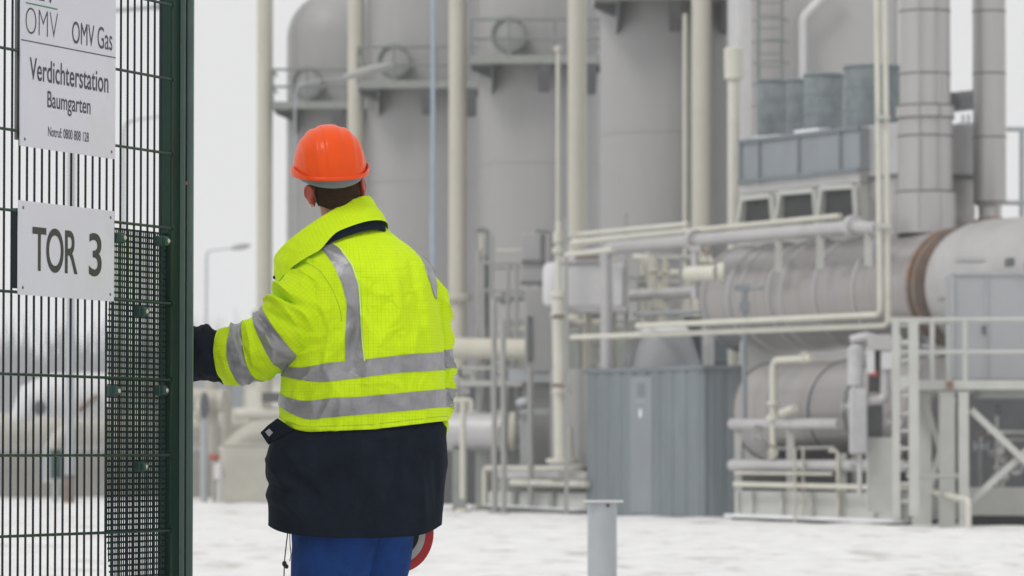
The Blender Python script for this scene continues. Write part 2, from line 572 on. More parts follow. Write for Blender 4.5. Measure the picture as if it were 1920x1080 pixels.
NS = .016       # sign face offset from the wires
def lettering(mb, body, x0, x1, ytop, ybot, bold=0.0, ref='A', space=1.0):
    """lettering that runs from x0 to x1; capital height ytop..ybot measured at x0"""
    vs, fs = text_mesh(body, bold, space)
    cap = [v for v in text_mesh('H', bold)[0]]
    c0 = min(v.y for v in cap); c1 = max(v.y for v in cap)
    a = min(v.x for v in vs); b = max(v.x for v in vs)
    n = NS + .0026
    sa, sb = s_of(x0, n), s_of(x1, n)
    zt_, zb_ = z_of(x0, ytop, n), z_of(x0, ybot, n)
    mb.add([G(sa + (v.x - a) / (b - a) * (sb - sa), n, zb_ + (v.y - c0) / (c1 - c0) * (zt_ - zb_)) for v in vs], fs)

def sign_board(name, label, x0, x1, yt, yb, thick=.004):
    sa, sb = s_of(x0, NS), s_of(x1, NS)
    zt_, zb_ = z_of(x0, yt, NS), z_of(x0, yb, NS)
    t = thing(name, label, 'sign', G((sa + sb) / 2, NS, zb_))
    b = MB(); b.box(G((sa + sb) / 2, NS - .0005, (zt_ + zb_) / 2), (sb - sa) / 2, .0022, (zt_ - zb_) / 2, GD, GN)
    b.build('board', M['sign'], t, bevel=.001)
    e = MB()
    for ss in (sa + .028, sb - .028):
        for zz in (zb_ + .022, zt_ - .022):
            e.lathe(G(ss, NS + .0015, zz), [(0, .005), (.0015, .005), (.0025, .003)], n=10, axis=GN)
    e.build('screw', M['darkgrey'], t)
    return t, sa, sb, zt_, zb_

tor, sa, sb, zt_, zb_ = sign_board('gate_sign', 'small white sign reading TOR 3 screwed to the wire gate', 33, 212.5, 375, 552)
m = MB(); lettering(m, 'TOR', 60, 145, 425, 507, .012, space=.92); lettering(m, '3', 166, 190, 437, 516.5, .012)
m.build('lettering', M['ink2'], tor)
m = MB(); m.box(G(sa + .10, .0, (zt_ + zb_) / 2 - .002), .09, .0115, (zt_ - zb_) / 2 - .022, GD, GN)
m.build('mounting_box', M['greendk'], tor)

top, sa, sb, zt_, zb_ = sign_board('station_sign', 'large white company sign with several lines of text high on the wire gate', 35.5, 214, -110, 273)
m = MB()
lettering(m, 'OMV Gas', 133, 208.5, 39.5, 80, .0)
lettering(m, 'Verdichterstation', 53.5, 201.5, 107, 148.5, .010, space=1.02)
lettering(m, 'Baumgarten', 87, 168, 170, 201, .008)
lettering(m, 'Notruf: 0800 808 128', 88.5, 165, 237, 255, .004)
m.build('lettering', M['ink'], top)
m = MB(); lettering(m, 'OMV', 45.5, 106, 13, 61, -.022)
n = NS + .0026
za, zb2 = z_of(45, 3.0, n), z_of(45, -18, n)
s0_, s1_ = s_of(46, n), s_of(105, n)
# heavy emblem letters above the green line, cut by the top of the photo
lettering(m, 'EV', 64, 104, -60, -1, .03)
m.build('emblem', M['ink'], top)
m = MB(); m.box(G((s0_ + s1_) / 2, NS + .0022, z_of(46, 5, n)), (s1_ - s0_) / 2, .0006, .0022, GD, GN)
m.build('green_line', M['inkg'], top)
m = MB(); m.box(G((sa + sb) / 2, NS + .0022, z_of(36, 74, n)), (sb - sa) / 2 - .001, .0006, .0016, GD, GN)
m.build('rule', M['ink'], top)
m = MB(); m.box(G(sa + .02, -.004, (zt_ + zb_) / 2 + .02), .012, .004, (zt_ - zb_) / 2 - .0, GD, GN)
m.build('mounting_plate', M['darkgrey'], top)

# ------------------------------------------------------------------ PERSON
PY = 14.4
PS = PY / F                    # metres per picture pixel at the worker
PC = at(680, 850, PY)
def P(x, y, d=0.0):
    """point of the worker: x, y in photo pixels, d = depth in the same unit (negative = towards camera)"""
    return Vector((PC.x + (x - 680) * PS, PY + d * PS, CAMZ + (850 - y) * PS))
person = thing('person', 'worker in yellow and navy safety jacket and orange helmet holding the gate post', 'person', (PC.x, PY, 0))

tor_tab = np.array([
    # y, xl, xr, ry, shift
    (420, 600, 718, 55, 32), (432, 594, 730, 70, 30), (445, 588, 745, 84, 27), (458, 580, 762, 94, 23), (470, 570, 777, 101, 19),
    (485, 559, 793, 108, 14), (500, 552, 805, 114, 9), (520, 546, 813, 119, 5), (545, 542, 819, 122, 2), (580, 540, 823, 125, 0),
    (650, 537, 828, 126, 0), (700, 532, 832, 125, 0), (760, 527, 836, 122, 0), (815, 524, 837, 120, 0), (840, 523, 838, 120, 0)], float)
low_tab = np.array([
    (765, 532, 832, 116, 0), (790, 526, 834, 119, 0), (812, 519, 836, 121, 0), (835, 505, 837, 124, 0), (860, 501, 837, 127, 0), (885, 500, 836, 128, 0),
    (905, 503, 835, 127, 0), (920, 505, 834, 126, 0), (945, 505, 832, 126, 0), (970, 505, 829, 125, 0), (990, 506, 827, 123, 0), (1012, 508, 825, 121, 0)], float)
NE = 2.45
def smoothstep(a, b, x):
    t = min(max((x - a) / (b - a), 0), 1)
    return t * t * (3 - 2 * t)
def seg_d(x, y, a, b):
    ax, ay = a; bx, by = b
    L2 = (bx - ax) ** 2 + (by - ay) ** 2
    t = min(max(((x - ax) * (bx - ax) + (y - ay) * (by - ay)) / L2, 0), 1)
    return math.hypot(x - ax - t * (bx - ax), y - ay - t * (by - ay)), t
def fold(x, y, a, b, w, h):
    d, t = seg_d(x, y, a, b)
    return h * math.exp(-(d / w) ** 2) * (math.sin(math.pi * (.12 + .76 * t)))
FOLDS = [((735, 470), (760, 660), 11, 4.0), ((775, 500), (800, 680), 9, -3.5), ((705, 480), (715, 600), 14, 2.5), ((660, 620), (585, 735), 10, 7.0),
         ((640, 660), (560, 770), 9, -5.0), ((600, 690), (545, 745), 8, 4.5), ((700, 690), (690, 800), 12, 3.0), ((760, 680), (790, 790), 10, -3.5), ((630, 740), (600, 800), 7, 4),
         ((800, 580), (815, 760), 9, 3.0), ((620, 470), (700, 520), 12, 2.0), ((685, 560), (660, 690), 10, -3.0)]
def ridged(u, v, z):
    return (1 - min(1, abs(mnoise.noise((u, v, z))) * 3.2)) ** 2
def wr_up(x, y):
    v = 5.0 * mnoise.noise((x / 48, y / 105, 1.3)) + 3.0 * mnoise.noise((x / 20, y / 44, 4.1)) + 1.0 * mnoise.noise((x / 9, y / 14, 9.7))
    for f in FOLDS: v += 2.4 * fold(x, y, *f)
    v += 6.5 * ridged(x / 60 + y / 260, y / 210, 2.7) * smoothstep(520, 620, y) + 4.5 * ridged(x / 85 - y / 150, y / 90, 6.1)
    b = smoothstep(640, 560, x) * smoothstep(620, 690, y)
    v += b * 9 * ridged(x / 70 + y / 60, y / 140 - x / 140, 11.3)
    return v * smoothstep(425, 480, y)
FOLDL = [((515, 850), (560, 960), 13, 6), ((540, 880), (620, 950), 12, -5), ((780, 830), (800, 990), 9, 5), ((815, 820), (822, 960), 7, -4), ((600, 840), (640, 980), 18, -4), ((500, 905), (560, 925), 7, -7), ((500, 925), (570, 960), 9, 6), ((700, 830), (690, 990), 20, 4)]
def wr_low(x, y):
    h = smoothstep(0, 40, y - c_hem(x))
    return wr_up(x, y) * (1 - h) + _wl(x, y) * h
def _wl(x, y):
    v = 6 * mnoise.noise((x / 55, y / 100, 7.3)) + 3 * mnoise.noise((x / 24, y / 50, 2.1))
    for f in FOLDL: v += 2.2 * fold(x, y, *f)
    v += 7 * ridged(x / 80 + y / 300, y / 260, 3.3) + 5 * ridged(x / 60 - y / 90, y / 90, 8.8) * smoothstep(600, 520, x)
    return v
def tabv(tab, y): return [np.interp(y, tab[:, 0], tab[:, i]) for i in (1, 2, 3, 4)]
def ring_pt(tab, wr, a, y, off=0.0):
    xl, xr, ry, sh = tabv(tab, y)
    cx, rx = (xl + xr) / 2, (xr - xl) / 2
    st, ct = math.sin(a), math.cos(a)
    e = 2 / NE
    x = cx + (rx + off) * math.copysign(abs(st) ** e, st)
    d = sh - (ry + off) * math.copysign(abs(ct) ** e, ct)
    k = wr(x, y)
    return x + k * .5 * st, y, d - k * ct
def ring_surface(tab, wr, top, bot, rows, n=120, off=0.0, lip=True, tuck=None):
    """rows between two edge curves y=top(x), y=bot(x)"""
    Pn = []; uv = []
    seq = [(i / rows, off) for i in range(rows + 1)]
    if lip: seq = [(0, off - 3.0)] + seq + [(1, off - 3.0)]
    for v, o in seq:
        row = []
        for j in range(n):
            a = 2 * math.pi * j / n - math.pi
            y = top(680) * (1 - v) + bot(680) * v
            for _ in range(3):
                x, _y, d = ring_pt(tab, wr, a, y, o)
                y = top(x) * (1 - v) + bot(x) * v
            x, _y, d = ring_pt(tab, wr, a, y, o + (tuck(x, y) if tuck else 0))
            row.append((x, y, d)); 
            uv.append((a / (2 * math.pi) * 620 * PS * 1.25, y * PS))
        Pn.append(row)
    mb = MB(); mb.grid([[P(*q) for q in r] for r in Pn], closed_u=True)
    return mb, uv
def curve(tab):
    X = [a for a, b in tab]; Yv = [b for a, b in tab]
    # smooth interpolation
    def f(x):
        t = np.interp([x - 12, x - 6, x, x + 6, x + 12], X, Yv)
        return float(t.mean())
    return f
c_hem = curve([(500, 778), (522, 788), (545, 802), (580, 811), (640, 808), (700, 806), (760, 799), (800, 794), (840, 789)])
c_b1t = curve([(510, 684), (535, 688), (565, 692), (600, 687), (620, 683), (680, 678), (730, 672), (780, 666), (828, 662), (850, 658)])
c_b1b = curve([(510, 700), (530, 706), (570, 715), (605, 719), (650, 714), (700, 708), (750, 701), (800, 698), (840, 694)])
c_b2t = curve([(510, 732), (530, 741), (548, 749), (583, 754), (620, 748), (680, 746), (740, 740), (800, 734), (840, 730)])
c_b2b = curve([(510, 752), (528, 763), (545, 775), (580, 788), (620, 784), (700, 777), (770, 771), (840, 763)])
c_low = curve([(495, 978), (508, 987), (535, 997), (580, 1003), (640, 1006), (720, 1006), (780, 1003), (808, 997), (826, 985), (835, 978)])
flat = lambda y: (lambda x: y)

mb, uv = ring_surface(tor_tab, wr_up, flat(420), c_hem, 150, n=260, lip=False)
jacket = mb.build('jacket', M['yellow'], person, uv=uv, ang=60)
sol = jacket.modifiers.new('cloth', 'SOLIDIFY'); sol.thickness = .004; sol.offset = -1
mb, uv = ring_surface(low_tab, wr_low, lambda x: c_hem(x) - 14, c_low, 80, n=200, lip=False, tuck=lambda x, y: -7 * (1 - smoothstep(0, 16, y - c_hem(x))))
hem = mb.build('navy_skirt', M['navy'], jacket, uv=uv, ang=60)
sol = hem.modifiers.new('cloth', 'SOLIDIFY'); sol.thickness = .006; sol.offset = -1
for (a, b) in ((c_b1t, c_b1b), (c_b2t, c_b2b)):
    mb, uv = ring_surface(tor_tab, wr_up, a, b, 12, n=260, off=1.5)
    mb.build('reflective_band', M['tape'], jacket, ang=60)
# stitched lines of the yellow hem and piping
mb, uv = ring_surface(tor_tab, wr_up, lambda x: c_hem(x) - 9.5, lambda x: c_hem(x) - 8.5, 1, off=.5)
M['piping'] = mat('pale_piping', (.72, .86, .35), .6)
M['stitch'] = mat('dark_yellow_stitch', (.34, .50, .02), .8)
mb.build('seam', M['stitch'], jacket)

def back_pt(x, y, off=0.0):
    xl, xr, ry, sh = tabv(tor_tab, y)
    cx, rx = (xl + xr) / 2, (xr - xl) / 2
    t = min(abs((x - cx) / rx), .999)
    ce = (1 - t ** NE) ** (1 / NE)
    ct = ce ** (NE / 2); st = math.copysign(t ** (NE / 2), x - cx)
    k = wr_up(x, y)
    return P(x + (k * .5 + off) * st, y, sh - (ry + off) * ce - k * ct)
def back_strip(L, Rr, name, mt, off=2.0, rows=90, cols=10):
    """strip on the back between a left and a right edge polyline (same point count)"""
    def res(pl):
        q = np.array(pl, float); s_ = np.concatenate([[0], np.cumsum(np.hypot(*np.diff(q, axis=0).T))]); s_ /= s_[-1]
        t = np.linspace(0, 1, rows); a = np.stack([np.interp(t, s_, q[:, 0]), np.interp(t, s_, q[:, 1])], 1)
        k = a.copy(); k[1:-1] = (a[:-2] + 2 * a[1:-1] + a[2:]) / 4
        return k
    A, B = res(L), res(Rr)
    m_ = MB()
    rowsP = []
    for i in range(rows):
        r = []
        for j in [-1] + list(range(cols + 1)) + [cols + 1]:
            t = min(max(j / cols, 0), 1); o = off if 0 <= j <= cols else off - 3
            x = A[i][0] * (1 - t) + B[i][0] * t; y = A[i][1] * (1 - t) + B[i][1] * t
            r.append(back_pt(x, y, o))
        rowsP.append(r)
    m_.grid(rowsP)
    return m_.build(name, mt, jacket, ang=60)
back_strip([(572, 458), (590, 461), (612, 476), (630, 500), (646, 536), (655, 572), (653, 620), (652, 682)],
           [(590, 443), (612, 450), (640, 470), (662, 502), (675, 540), (679, 598), (681, 640), (686, 680)], 'reflective_band', M['tape'])
back_strip([(778, 474), (787, 484), (795, 500), (801, 522), (808, 542), (814, 560)],
           [(784, 474), (800, 487), (809, 502), (814, 525), (817, 545), (818, 562)], 'reflective_band', M['tape'])

back_strip([(613, 449), (641, 469), (663, 501), (676, 539), (680, 597), (682, 640), (687, 680)],
           [(615, 449), (643, 469), (665.5, 501), (678, 539), (682, 597), (684, 640), (689, 680)], 'piping', M['piping'], off=2.6, cols=1)
0 and back_strip([(814, 562), (816, 600), (818, 640), (820, 664)], [(816, 562), (818, 600), (820, 640), (822, 664)], 'piping', M['piping'], off=2.6, cols=1)
# sleeves ----------------------------------------------------------
class Sleeve:
    def __init__(s, pts, folds=(), seed=0):
        # pts: (x, y, d, r)
        q = np.array(pts, float)
        L = np.concatenate([[0], np.cumsum(np.linalg.norm(np.diff(q[:, :3], axis=0), axis=1))])
        s.Lmax = L[-1]
        n = 90
        t = np.linspace(0, s.Lmax, n)
        c = np.stack([np.interp(t, L, q[:, i]) for i in range(4)], 1)
        for _ in range(14):
            k = c.copy(); k[1:-1] = (c[:-2] + 2 * c[1:-1] + c[2:]) / 4; c = k
        s.c = c; s.t = t
        pts3 = [Vector((a[0], a[2], -a[1])) for a in c]     # x, depth, up
        s.p3 = pts3
        s.T, s.N, s.B = frames(pts3)
        s.folds = folds; s.seed = seed
    def pt(s, l, a, off=0.0):
        f = min(max(l / s.Lmax, 0), 1) * (len(s.t) - 1)
        i = min(int(f), len(s.t) - 2); k = f - i
        c = s.p3[i].lerp(s.p3[i + 1], k); N = s.N[i].lerp(s.N[i + 1], k); B = s.B[i].lerp(s.B[i + 1], k)
        r = s.c[i][3] * (1 - k) + s.c[i + 1][3] * k
        w_ = 4.5 * mnoise.noise((l / 30, math.cos(a) * 1.6, math.sin(a) * 1.6 + s.seed)) + 2.2 * mnoise.noise((l / 11, math.cos(a) * 3, math.sin(a) * 3 + s.seed))
        w_ += 8 * ridged(l / 34 + math.sin(a + 1) * .9, a * .35 if a < 3.14 else (6.283 - a) * .35, s.seed + 4.4) * smoothstep(20, 90, l)
        for (l0, a0, wl, wa, h, sk) in s.folds:
            da = (a - a0 + math.pi) % (2 * math.pi) - math.pi
            w_ += 1.9 * h * math.exp(-((l - l0 - sk * da) / wl) ** 2 - (da / wa) ** 2)
        v = c + (N * math.cos(a) + B * math.sin(a)) * (r + w_ + off)
        return P(v.x, -v.z, v.y)
    def mesh(s, l0, l1, rows, n=72, off=0.0, lip=False, skew=None, endcap=False):
        seq = [(l0 + (l1 - l0) * i / rows, off) for i in range(rows + 1)]
        if lip: seq = [(l0, off - 3)] + seq + [(l1, off - 3)]
        mb = MB(); uv = []; rowsP = []
        for l, o in seq:
            r = []
            for j in range(n):
                a = 2 * math.pi * j / n
                ls = l + (skew(a, l) if skew else 0)
                r.append(s.pt(ls, a, o)); uv.append((a * 58 * PS, l * PS))
            rowsP.append(r)
        mb.grid(rowsP, closed_u=True)
        return mb, uv

LS = Sleeve([(668, 500, 5, 62), (632, 528, -18, 76), (590, 575, -36, 80), (545, 622, -42, 69), (510, 648, -36, 59), (470, 661, -22, 53), (430, 665, -6, 52), (395, 665, 6, 52), (372, 665, 14, 51), (346, 664, 24, 48)],
            folds=[(150, .85, 4, .55, -11, 12), (139, .95, 7, .7, 6, 10), (160, .9, 6, .7, 5, 14), (176, .3, 4, .6, -5, 16), (120, -.5, 5, .6, -4, 22), (205, .6, 6, .8, -6, 10), (218, .6, 6, .8, 4, 10), (262, .2, 6, 1.2, -4, 8), (330, 0, 7, 1.0, -4, 4), (352, 1, 6, 1.0, 4, 4), (90, -.3, 16, .5, -4, 20), (300, -.6, 7, .6, 3, 6)], seed=2)
def l_at_x(S, x):
    xs_ = S.c[:, 0]
    return float(np.interp(-x, -xs_, S.t))
l_nv = l_at_x(LS, 419)
mb, uv = LS.mesh(10, l_nv, 110)
sleeve = mb.build('sleeve', M['yellow'], jacket, uv=uv, ang=60)
mb, uv = LS.mesh(l_nv - 8, LS.Lmax - 4, 44, off=-2.5)
cuff = mb.build('cuff', M['navy'], jacket, uv=uv, ang=60)
sol = cuff.modifiers.new('cloth', 'SOLIDIFY'); sol.thickness = .006; sol.offset = -1
for xc, hw in ((523, 15.5), (463, 15)):
    l = l_at_x(LS, xc)
    mb, uv = LS.mesh(l - hw, l + hw, 10, off=1.3, lip=True)
    mb.build('reflective_band', M['tape'], jacket, ang=60)
# armhole seam line on the near side of the sleeve
RSl = Sleeve([(770, 528, 14, 30), (793, 536, 15, 34), (810, 565, 22, 33), (816, 640, 32, 32), (818, 720, 36, 31), (812, 785, 30, 30), (800, 812, 14, 28), (770, 835, -10 + 80, 26)], seed=5,
             folds=[(150, 0, 10, 1, 3, 0), (240, 1, 9, 1, -3, 0)])
def l_at_y(S, y):
    ys_ = S.c[:, 1]; k = int(np.argmax(ys_)) + 1
    return float(np.interp(y, ys_[:k], S.t[:k]))
mb, uv = RSl.mesh(4, l_at_y(RSl, 808), 60)
mb.build('sleeve', M['yellow'], jacket, uv=uv, ang=60)
mb, uv = RSl.mesh(l_at_y(RSl, 800), RSl.Lmax, 20, off=-2)
mb.build('cuff', M['navy'], jacket, ang=60)
for y0, y1 in ((655, 690), (727, 762)):
    mb, uv = RSl.mesh(l_at_y(RSl, y0), l_at_y(RSl, y1), 8, off=1.3, lip=True)
    mb.build('reflective_band', M['tape'], jacket, ang=60)

# collar -----------------------------------------------------------
def collar_pt(th, v, off=0.0):
    C = np.array([621, 476, 12]) * (1 - v) + np.array([603, 428, 24]) * v
    H = np.array([106, -50]) * (1 - v) + np.array([90, -57]) * v
    ry = 82 * (1 - v) + 66 * v; k = 32 * (1 - v) + 19 * v
    ct, st = math.cos(th), math.sin(th)
    e = .88
    ct2 = math.copysign(abs(ct) ** e, ct); st2 = math.copysign(abs(st) ** e, st)
    bulge = 5 * math.sin(math.pi * v)
    w_ = 2.5 * mnoise.noise((th * 2.2, v * 2, 3)) + 1.2 * mnoise.noise((th * 6, v * 4, 8))
    sc = 1 + (off + bulge * .4 + w_) / 90
    x = C[0] + H[0] * ct2 * sc; y = C[1] + H[1] * ct2 * sc - k * st2
    d = C[2] - ry * st2 * sc
    return P(x, y, d)
mb = MB(); rows = []; uv = []
seq = [(v, 0) for v in np.linspace(-.5, -.05, 6)] + [(v, 0) for v in np.linspace(0, 1, 15)] + [(1.01, -3), (1.0, -6)] + [(v, -7) for v in np.linspace(.95, .05, 8)]
for v, o in seq:
    row = []
    for j in range(100):
        th = 2 * math.pi * j / 100
        vv = v if v >= 0 else v * smoothstep(.12, -.25, math.cos(th))
        row.append(collar_pt(th, vv, o)); uv.append((th * 95 * PS, vv * 55 * PS))
    rows.append(row)
mb.grid(rows, closed_u=True)
mb.build('collar', M['yellow'], jacket, uv=uv, ang=60)
mb = MB()
mb.grid([[collar_pt(math.pi * .5 * j / 30, v, -5) + Vector((0, 0, dz)) for j in range(-6, 34)] for v, dz in ((.12, 0), (.02, -.003), (-.10, -.006), (-.2, -.012))])
mb.build('collar_stand', M['navy'], jacket, ang=60)
mb = MB()
for (x, y, d) in ((519, 489, 10), (514, 520, 2)):
    mb.ball(P(x, y, d), .006, .006, .006, 10, 8)
mb.build('snap', M['black'], jacket)

# seams laid on the cloth surface, found by casting rays at it
from mathutils.bvhtree import BVHTree
def bvh_of(objs):
    vs, fs = [], []
    for o in objs:
        k = len(vs); vs += [v.co + person.location for v in o.data.vertices]
        fs += [tuple(i + k for i in p.vertices) for p in o.data.polygons]
    return BVHTree.FromPolygons(vs, fs)
bv = bvh_of([jacket, sleeve])
def on_cloth(x, y, off=.0006):
    a = P(x, y, -400); hit = bv.ray_cast(a, Vector((0, 1, 0)))
    return (hit[0] + Vector((0, -off, 0))) if hit[0] else None
def seam(pl, r=.0011):
    q = np.array(pl, float); s_ = np.concatenate([[0], np.cumsum(np.hypot(*np.diff(q, axis=0).T))])
    t = np.linspace(0, s_[-1], 60); X = np.interp(t, s_, q[:, 0]); Yq = np.interp(t, s_, q[:, 1])
    for _ in range(6): X[1:-1] = (X[:-2] + 2 * X[1:-1] + X[2:]) / 4; Yq[1:-1] = (Yq[:-2] + 2 * Yq[1:-1] + Yq[2:]) / 4
    pts = [p for p in (on_cloth(x, y) for x, y in zip(X, Yq)) if p]
    m_ = MB(); m_.tube(pts, r, 6); m_.build('seam', M['stitch'], jacket)
seam([(560, 492), (584, 498), (606, 514), (621, 536), (632, 556), (642, 582), (645, 606)])
seam([(560, 745), (556, 760), (558, 790)], .0008)
# pocket flap, patch, drawcord --------------------------------------
mb = MB()
cs = [(524, 784, -76), (506, 797, -66), (491, 811, -58), (505, 832, -60), (556, 806, -92)]
ft = [P(*c) for c in cs]; fb = [P(c[0] + 2, c[1] + 3, c[2] + 8) for c in cs]
mb.add(ft + fb, [(0, 1, 2, 3, 4), (9, 8, 7, 6, 5)] + [(i, (i + 1) % 5, 5 + (i + 1) % 5, 5 + i) for i in range(5)])
fl = mb.build('pocket_flap', M['navy'], jacket, bevel=.003)
mb = MB()
pt_ = [P(501, 810, -66), P(508.5, 804, -70), P(516, 811.5, -74), P(508.5, 819, -70)]
mb.add(pt_ + [p + Vector((0, .004, 0)) for p in pt_], [(0, 1, 2, 3), (7, 6, 5, 4), (0, 1, 5, 4), (1, 2, 6, 5), (2, 3, 7, 6), (3, 0, 4, 7)])
mb.build('patch', M['patch'], jacket)
mb = MB()
mb.tube([P(544, 990, -60), P(541, 1015, -62), P(537, 1050, -60), P(536, 1085, -58), P(534, 1120, -58)], .0022, n=6, rad=.02)
mb.tube([P(546, 995, -50), P(547, 1020, -52), P(549, 1040, -50), P(546, 1050, -48)], .0016, n=6, rad=.01)
mb.ball(P(537, 1055, -60), .008, .007, .010, 10, 8); mb.ball(P(541, 1060, -60), .007, .006, .008, 10, 8)
mb.build('drawcord', M['black'], jacket)

# trousers ----------------------------------------------------------
def trouser_mesh():
    mb = MB()
    def leg(tab, fl):
        rows = []
        for y in np.linspace(tab[0][0], tab[-1][0], 60):
            cx, cd, rx, ry = [np.interp(y, [t[0] for t in tab], [t[i] for t in tab]) for i in (1, 2, 3, 4)]
            row = []
            for j in range(56):
                a = 2 * math.pi * j / 56
                k = 3.5 * mnoise.noise((math.sin(a) * 2.5, y / 60 + math.cos(a), fl)) + 1.5 * mnoise.noise((math.sin(a) * 6, y / 30, fl + 3))
                x = cx + (rx + k) * math.sin(a); d = cd - (ry + k) * math.cos(a)
                row.append(P(x, y, d))
            rows.append(row)
        mb.grid(rows, closed_u=True)
    leg([(930, 640, 0, 95, 90), (985, 636, -6, 90, 84), (1020, 629, -14, 80, 78), (1085, 620, -16, 74, 72), (1160, 612, -10, 62, 62), (1230, 606, -4, 56, 60), (1270, 604, 0, 58, 66)], 1)
    leg([(930, 700, 14, 85, 88), (985, 712, 22, 68, 76), (1020, 712, 32, 61, 68), (1085, 706, 40, 57, 66), (1160, 704, 40, 52, 60), (1230, 704, 34, 50, 58), (1270, 704, 30, 52, 64)], 5)
    return mb
trouser_mesh().build('trousers', M['trouser'], person, ang=60)
for cx, cd in ((604, 0), (704, 30)):
    mb = MB()
    sole = 1294
    prof = [(1255, 42, 46, 0), (1270, 46, 58, 12), (1280, 50, 92, 42), (1290, 52, 98, 48), (1294, 50, 96, 48)]
    mb.grid([[P(cx + rx * math.sin(2 * math.pi * j / 32), y, cd + sh - ry * math.cos(2 * math.pi * j / 32)) for j in range(32)] for y, rx, ry, sh in prof], closed_u=True)
    k = len(mb.v); mb.f.append(tuple(range(k - 32, k)))
    mb.build('boot', M['boot'], person, ang=50)

# body: one continuous fused surface --------------------------------
HC = (626, 338)
def head_rot():
    return Matrix.Rotation(R(5), 3, 'Y') @ Matrix.Rotation(R(0), 3, 'X') @ Matrix.Rotation(R(12), 3, 'Z')
HR = Matrix.Rotation(R(-9), 3, 'Y') @ Matrix.Rotation(R(14), 3, 'Z')
HO = P(HC[0], HC[1], 6)
def HL(x, y, z): return HO + HR @ Vector((x, y, z))          # head space: y forward (away), z up
def body():
    mb = MB()
    rot = HR
    mb.ball(HL(0, 0, .012), .077, .098, .105, 40, 28, rot)
    mb.ball(HL(0, .030, -.055), .062, .068, .070, 28, 20, rot)        # jaw and face
    mb.ball(HL(0, .072, -.088), .026, .022, .020, 20, 12, rot)        # chin
    mb.tube([HL(0, .088, .010), HL(0, .104, -.022), HL(0, .112, -.038)], [.009, .012, .014], n=12)   # nose
    mb.ball(HL(0, .100, -.062), .024, .010, .006, 16, 8, rot); mb.ball(HL(0, .099, -.070), .022, .010, .006, 16, 8, rot)   # lips
    mb.ball(HL(0, .088, .026), .050, .012, .012, 20, 10, rot)         # brow
    for sx in (-1, 1):                                                # ears
        er = rot @ Matrix.Rotation(R(-25 * sx), 3, 'Z') @ Matrix.Rotation(R(8), 3, 'X')
        mb.ball(HL(.091 * sx, -.006, -.034), .007, .021, .035, 20, 16, er); mb.ball(HL(.076 * sx, .004, -.036), .018, .012, .028, 16, 12, rot)
        mb.ball(HL(.086 * sx, .000, -.062), .009, .013, .018, 14, 10, er)
        mb.torus(HL(.095 * sx, -.008, -.028), .022, .0055, er @ Vector((1, 0, 0)), 24, 8)
    mb.tube([HL(0, -.012, -.02), P(634, 385, 14), P(640, 415, 12), P(645, 450, 12)], [.062, .064, .066, .080], n=28)
    # trunk and limbs, inside the clothes
    def lim(pts): 
        mb.tube([P(x, y, d) for x, y, d, r in pts], [r * PS for x, y, d, r in pts], n=24)
    lim([(645, 430, 14, 50), (665, 480, 12, 85), (680, 560, 8, 100), (685, 680, 4, 100), (682, 800, 4, 98), (680, 930, 4, 92), (678, 985, 6, 80)])
    lim([(600, 500, 8, 40), (612, 530, -6, 48), (560, 600, -38, 38), (505, 650, -36, 32), (430, 664, -6, 26), (380, 664, 12, 19), (358, 664, 20, 17)])
    lim([(752, 520, 12, 32), (795, 556, 20, 24), (816, 640, 32, 26), (816, 740, 36, 22), (800, 800, 60, 21), (755, 840, 130, 18), (730, 850, 165, 15)])
    for cx, cd, tx, td in ((640, 0, 604, 0), (700, 18, 704, 32)):
        lim([(cx, 940, cd, 60), ((cx * 2 + tx) / 3 - 4, 1040, (cd * 2 + td) / 3 + 4, 44), ((cx + tx) / 2, 1120, (cd + td) / 2, 36), (tx, 1170, td, 38), (tx, 1260, td, 26), (tx, 1280, td + 20, 24)])
    # hands: palm, four fingers, thumb. near one closes round the post from behind
    def hand(base, dirv, up, curl, sgn):
        dirv = Vector(dirv).normalized(); up = Vector(up).normalized(); side = dirv.cross(up).normalized()
        base = Vector(base)
        palm = base + dirv * .05
        mb.ball(palm, .052, .043, .016, 24, 14, Matrix((dirv, side, up)).transposed())
        for i, (o, L) in enumerate(((-.030, .070), (-.010, .080), (.010, .075), (.030, .058))):
            p = base + dirv * .088 + side * o * sgn
            pts = [p - dirv * .02, p]; d = dirv.copy(); ang = 0
            for kk in range(3):
                ang += curl * (.8 if kk == 0 else 1)
                d = dirv * math.cos(ang) - up * math.sin(ang)
                pts.append(pts[-1] + d * L * (.45, .32, .23)[kk])
            mb.tube(pts, [.0100, .0096, .0090, .0084, .0070], n=12)
        p = base + dirv * .03 - side * .034 * sgn
        d = (dirv * .6 - side * .7 * sgn - up * .3).normalized()
        mb.tube([p, p + d * .035, p + d * .058 - up * .012, p + d * .066 - up * .034 + dirv * .01], [.014, .012, .0105, .008], n=12)
    hand(P(377, 664, 16), (-1, .22, .02), (.2, 1, 0), .62, 1)
    hand(P(730, 850, 165), (-.9, .4, -.2), (.3, .9, .1), .4, -1)
    me = mb.build('body', M['skin'], person)
    rm = me.modifiers.new('fuse', 'REMESH'); rm.mode = 'VOXEL'; rm.voxel_size = .0042; rm.use_smooth_shade = True
    sm = me.modifiers.new('soft', 'SMOOTH'); sm.factor = .5; sm.iterations = 2
    bpy.context.view_layer.update()
    dg = bpy.context.evaluated_depsgraph_get()
    new = bpy.data.meshes.new_from_object(me.evaluated_get(dg))
    me.modifiers.clear()
    old = me.data; me.data = new; bpy.data.meshes.remove(old)
    new.materials.clear(); new.materials.append(M['skin']); new.materials.append(M['ear'])
    hi = HR.inverted(); off = person.location
    mi = []
    for p in new.polygons:
        q = hi @ (p.center + off - HO)
        mi.append(1 if (abs(q.x) > .078 and -.09 < q.z < .03 and abs(q.y) < .05) else 0)
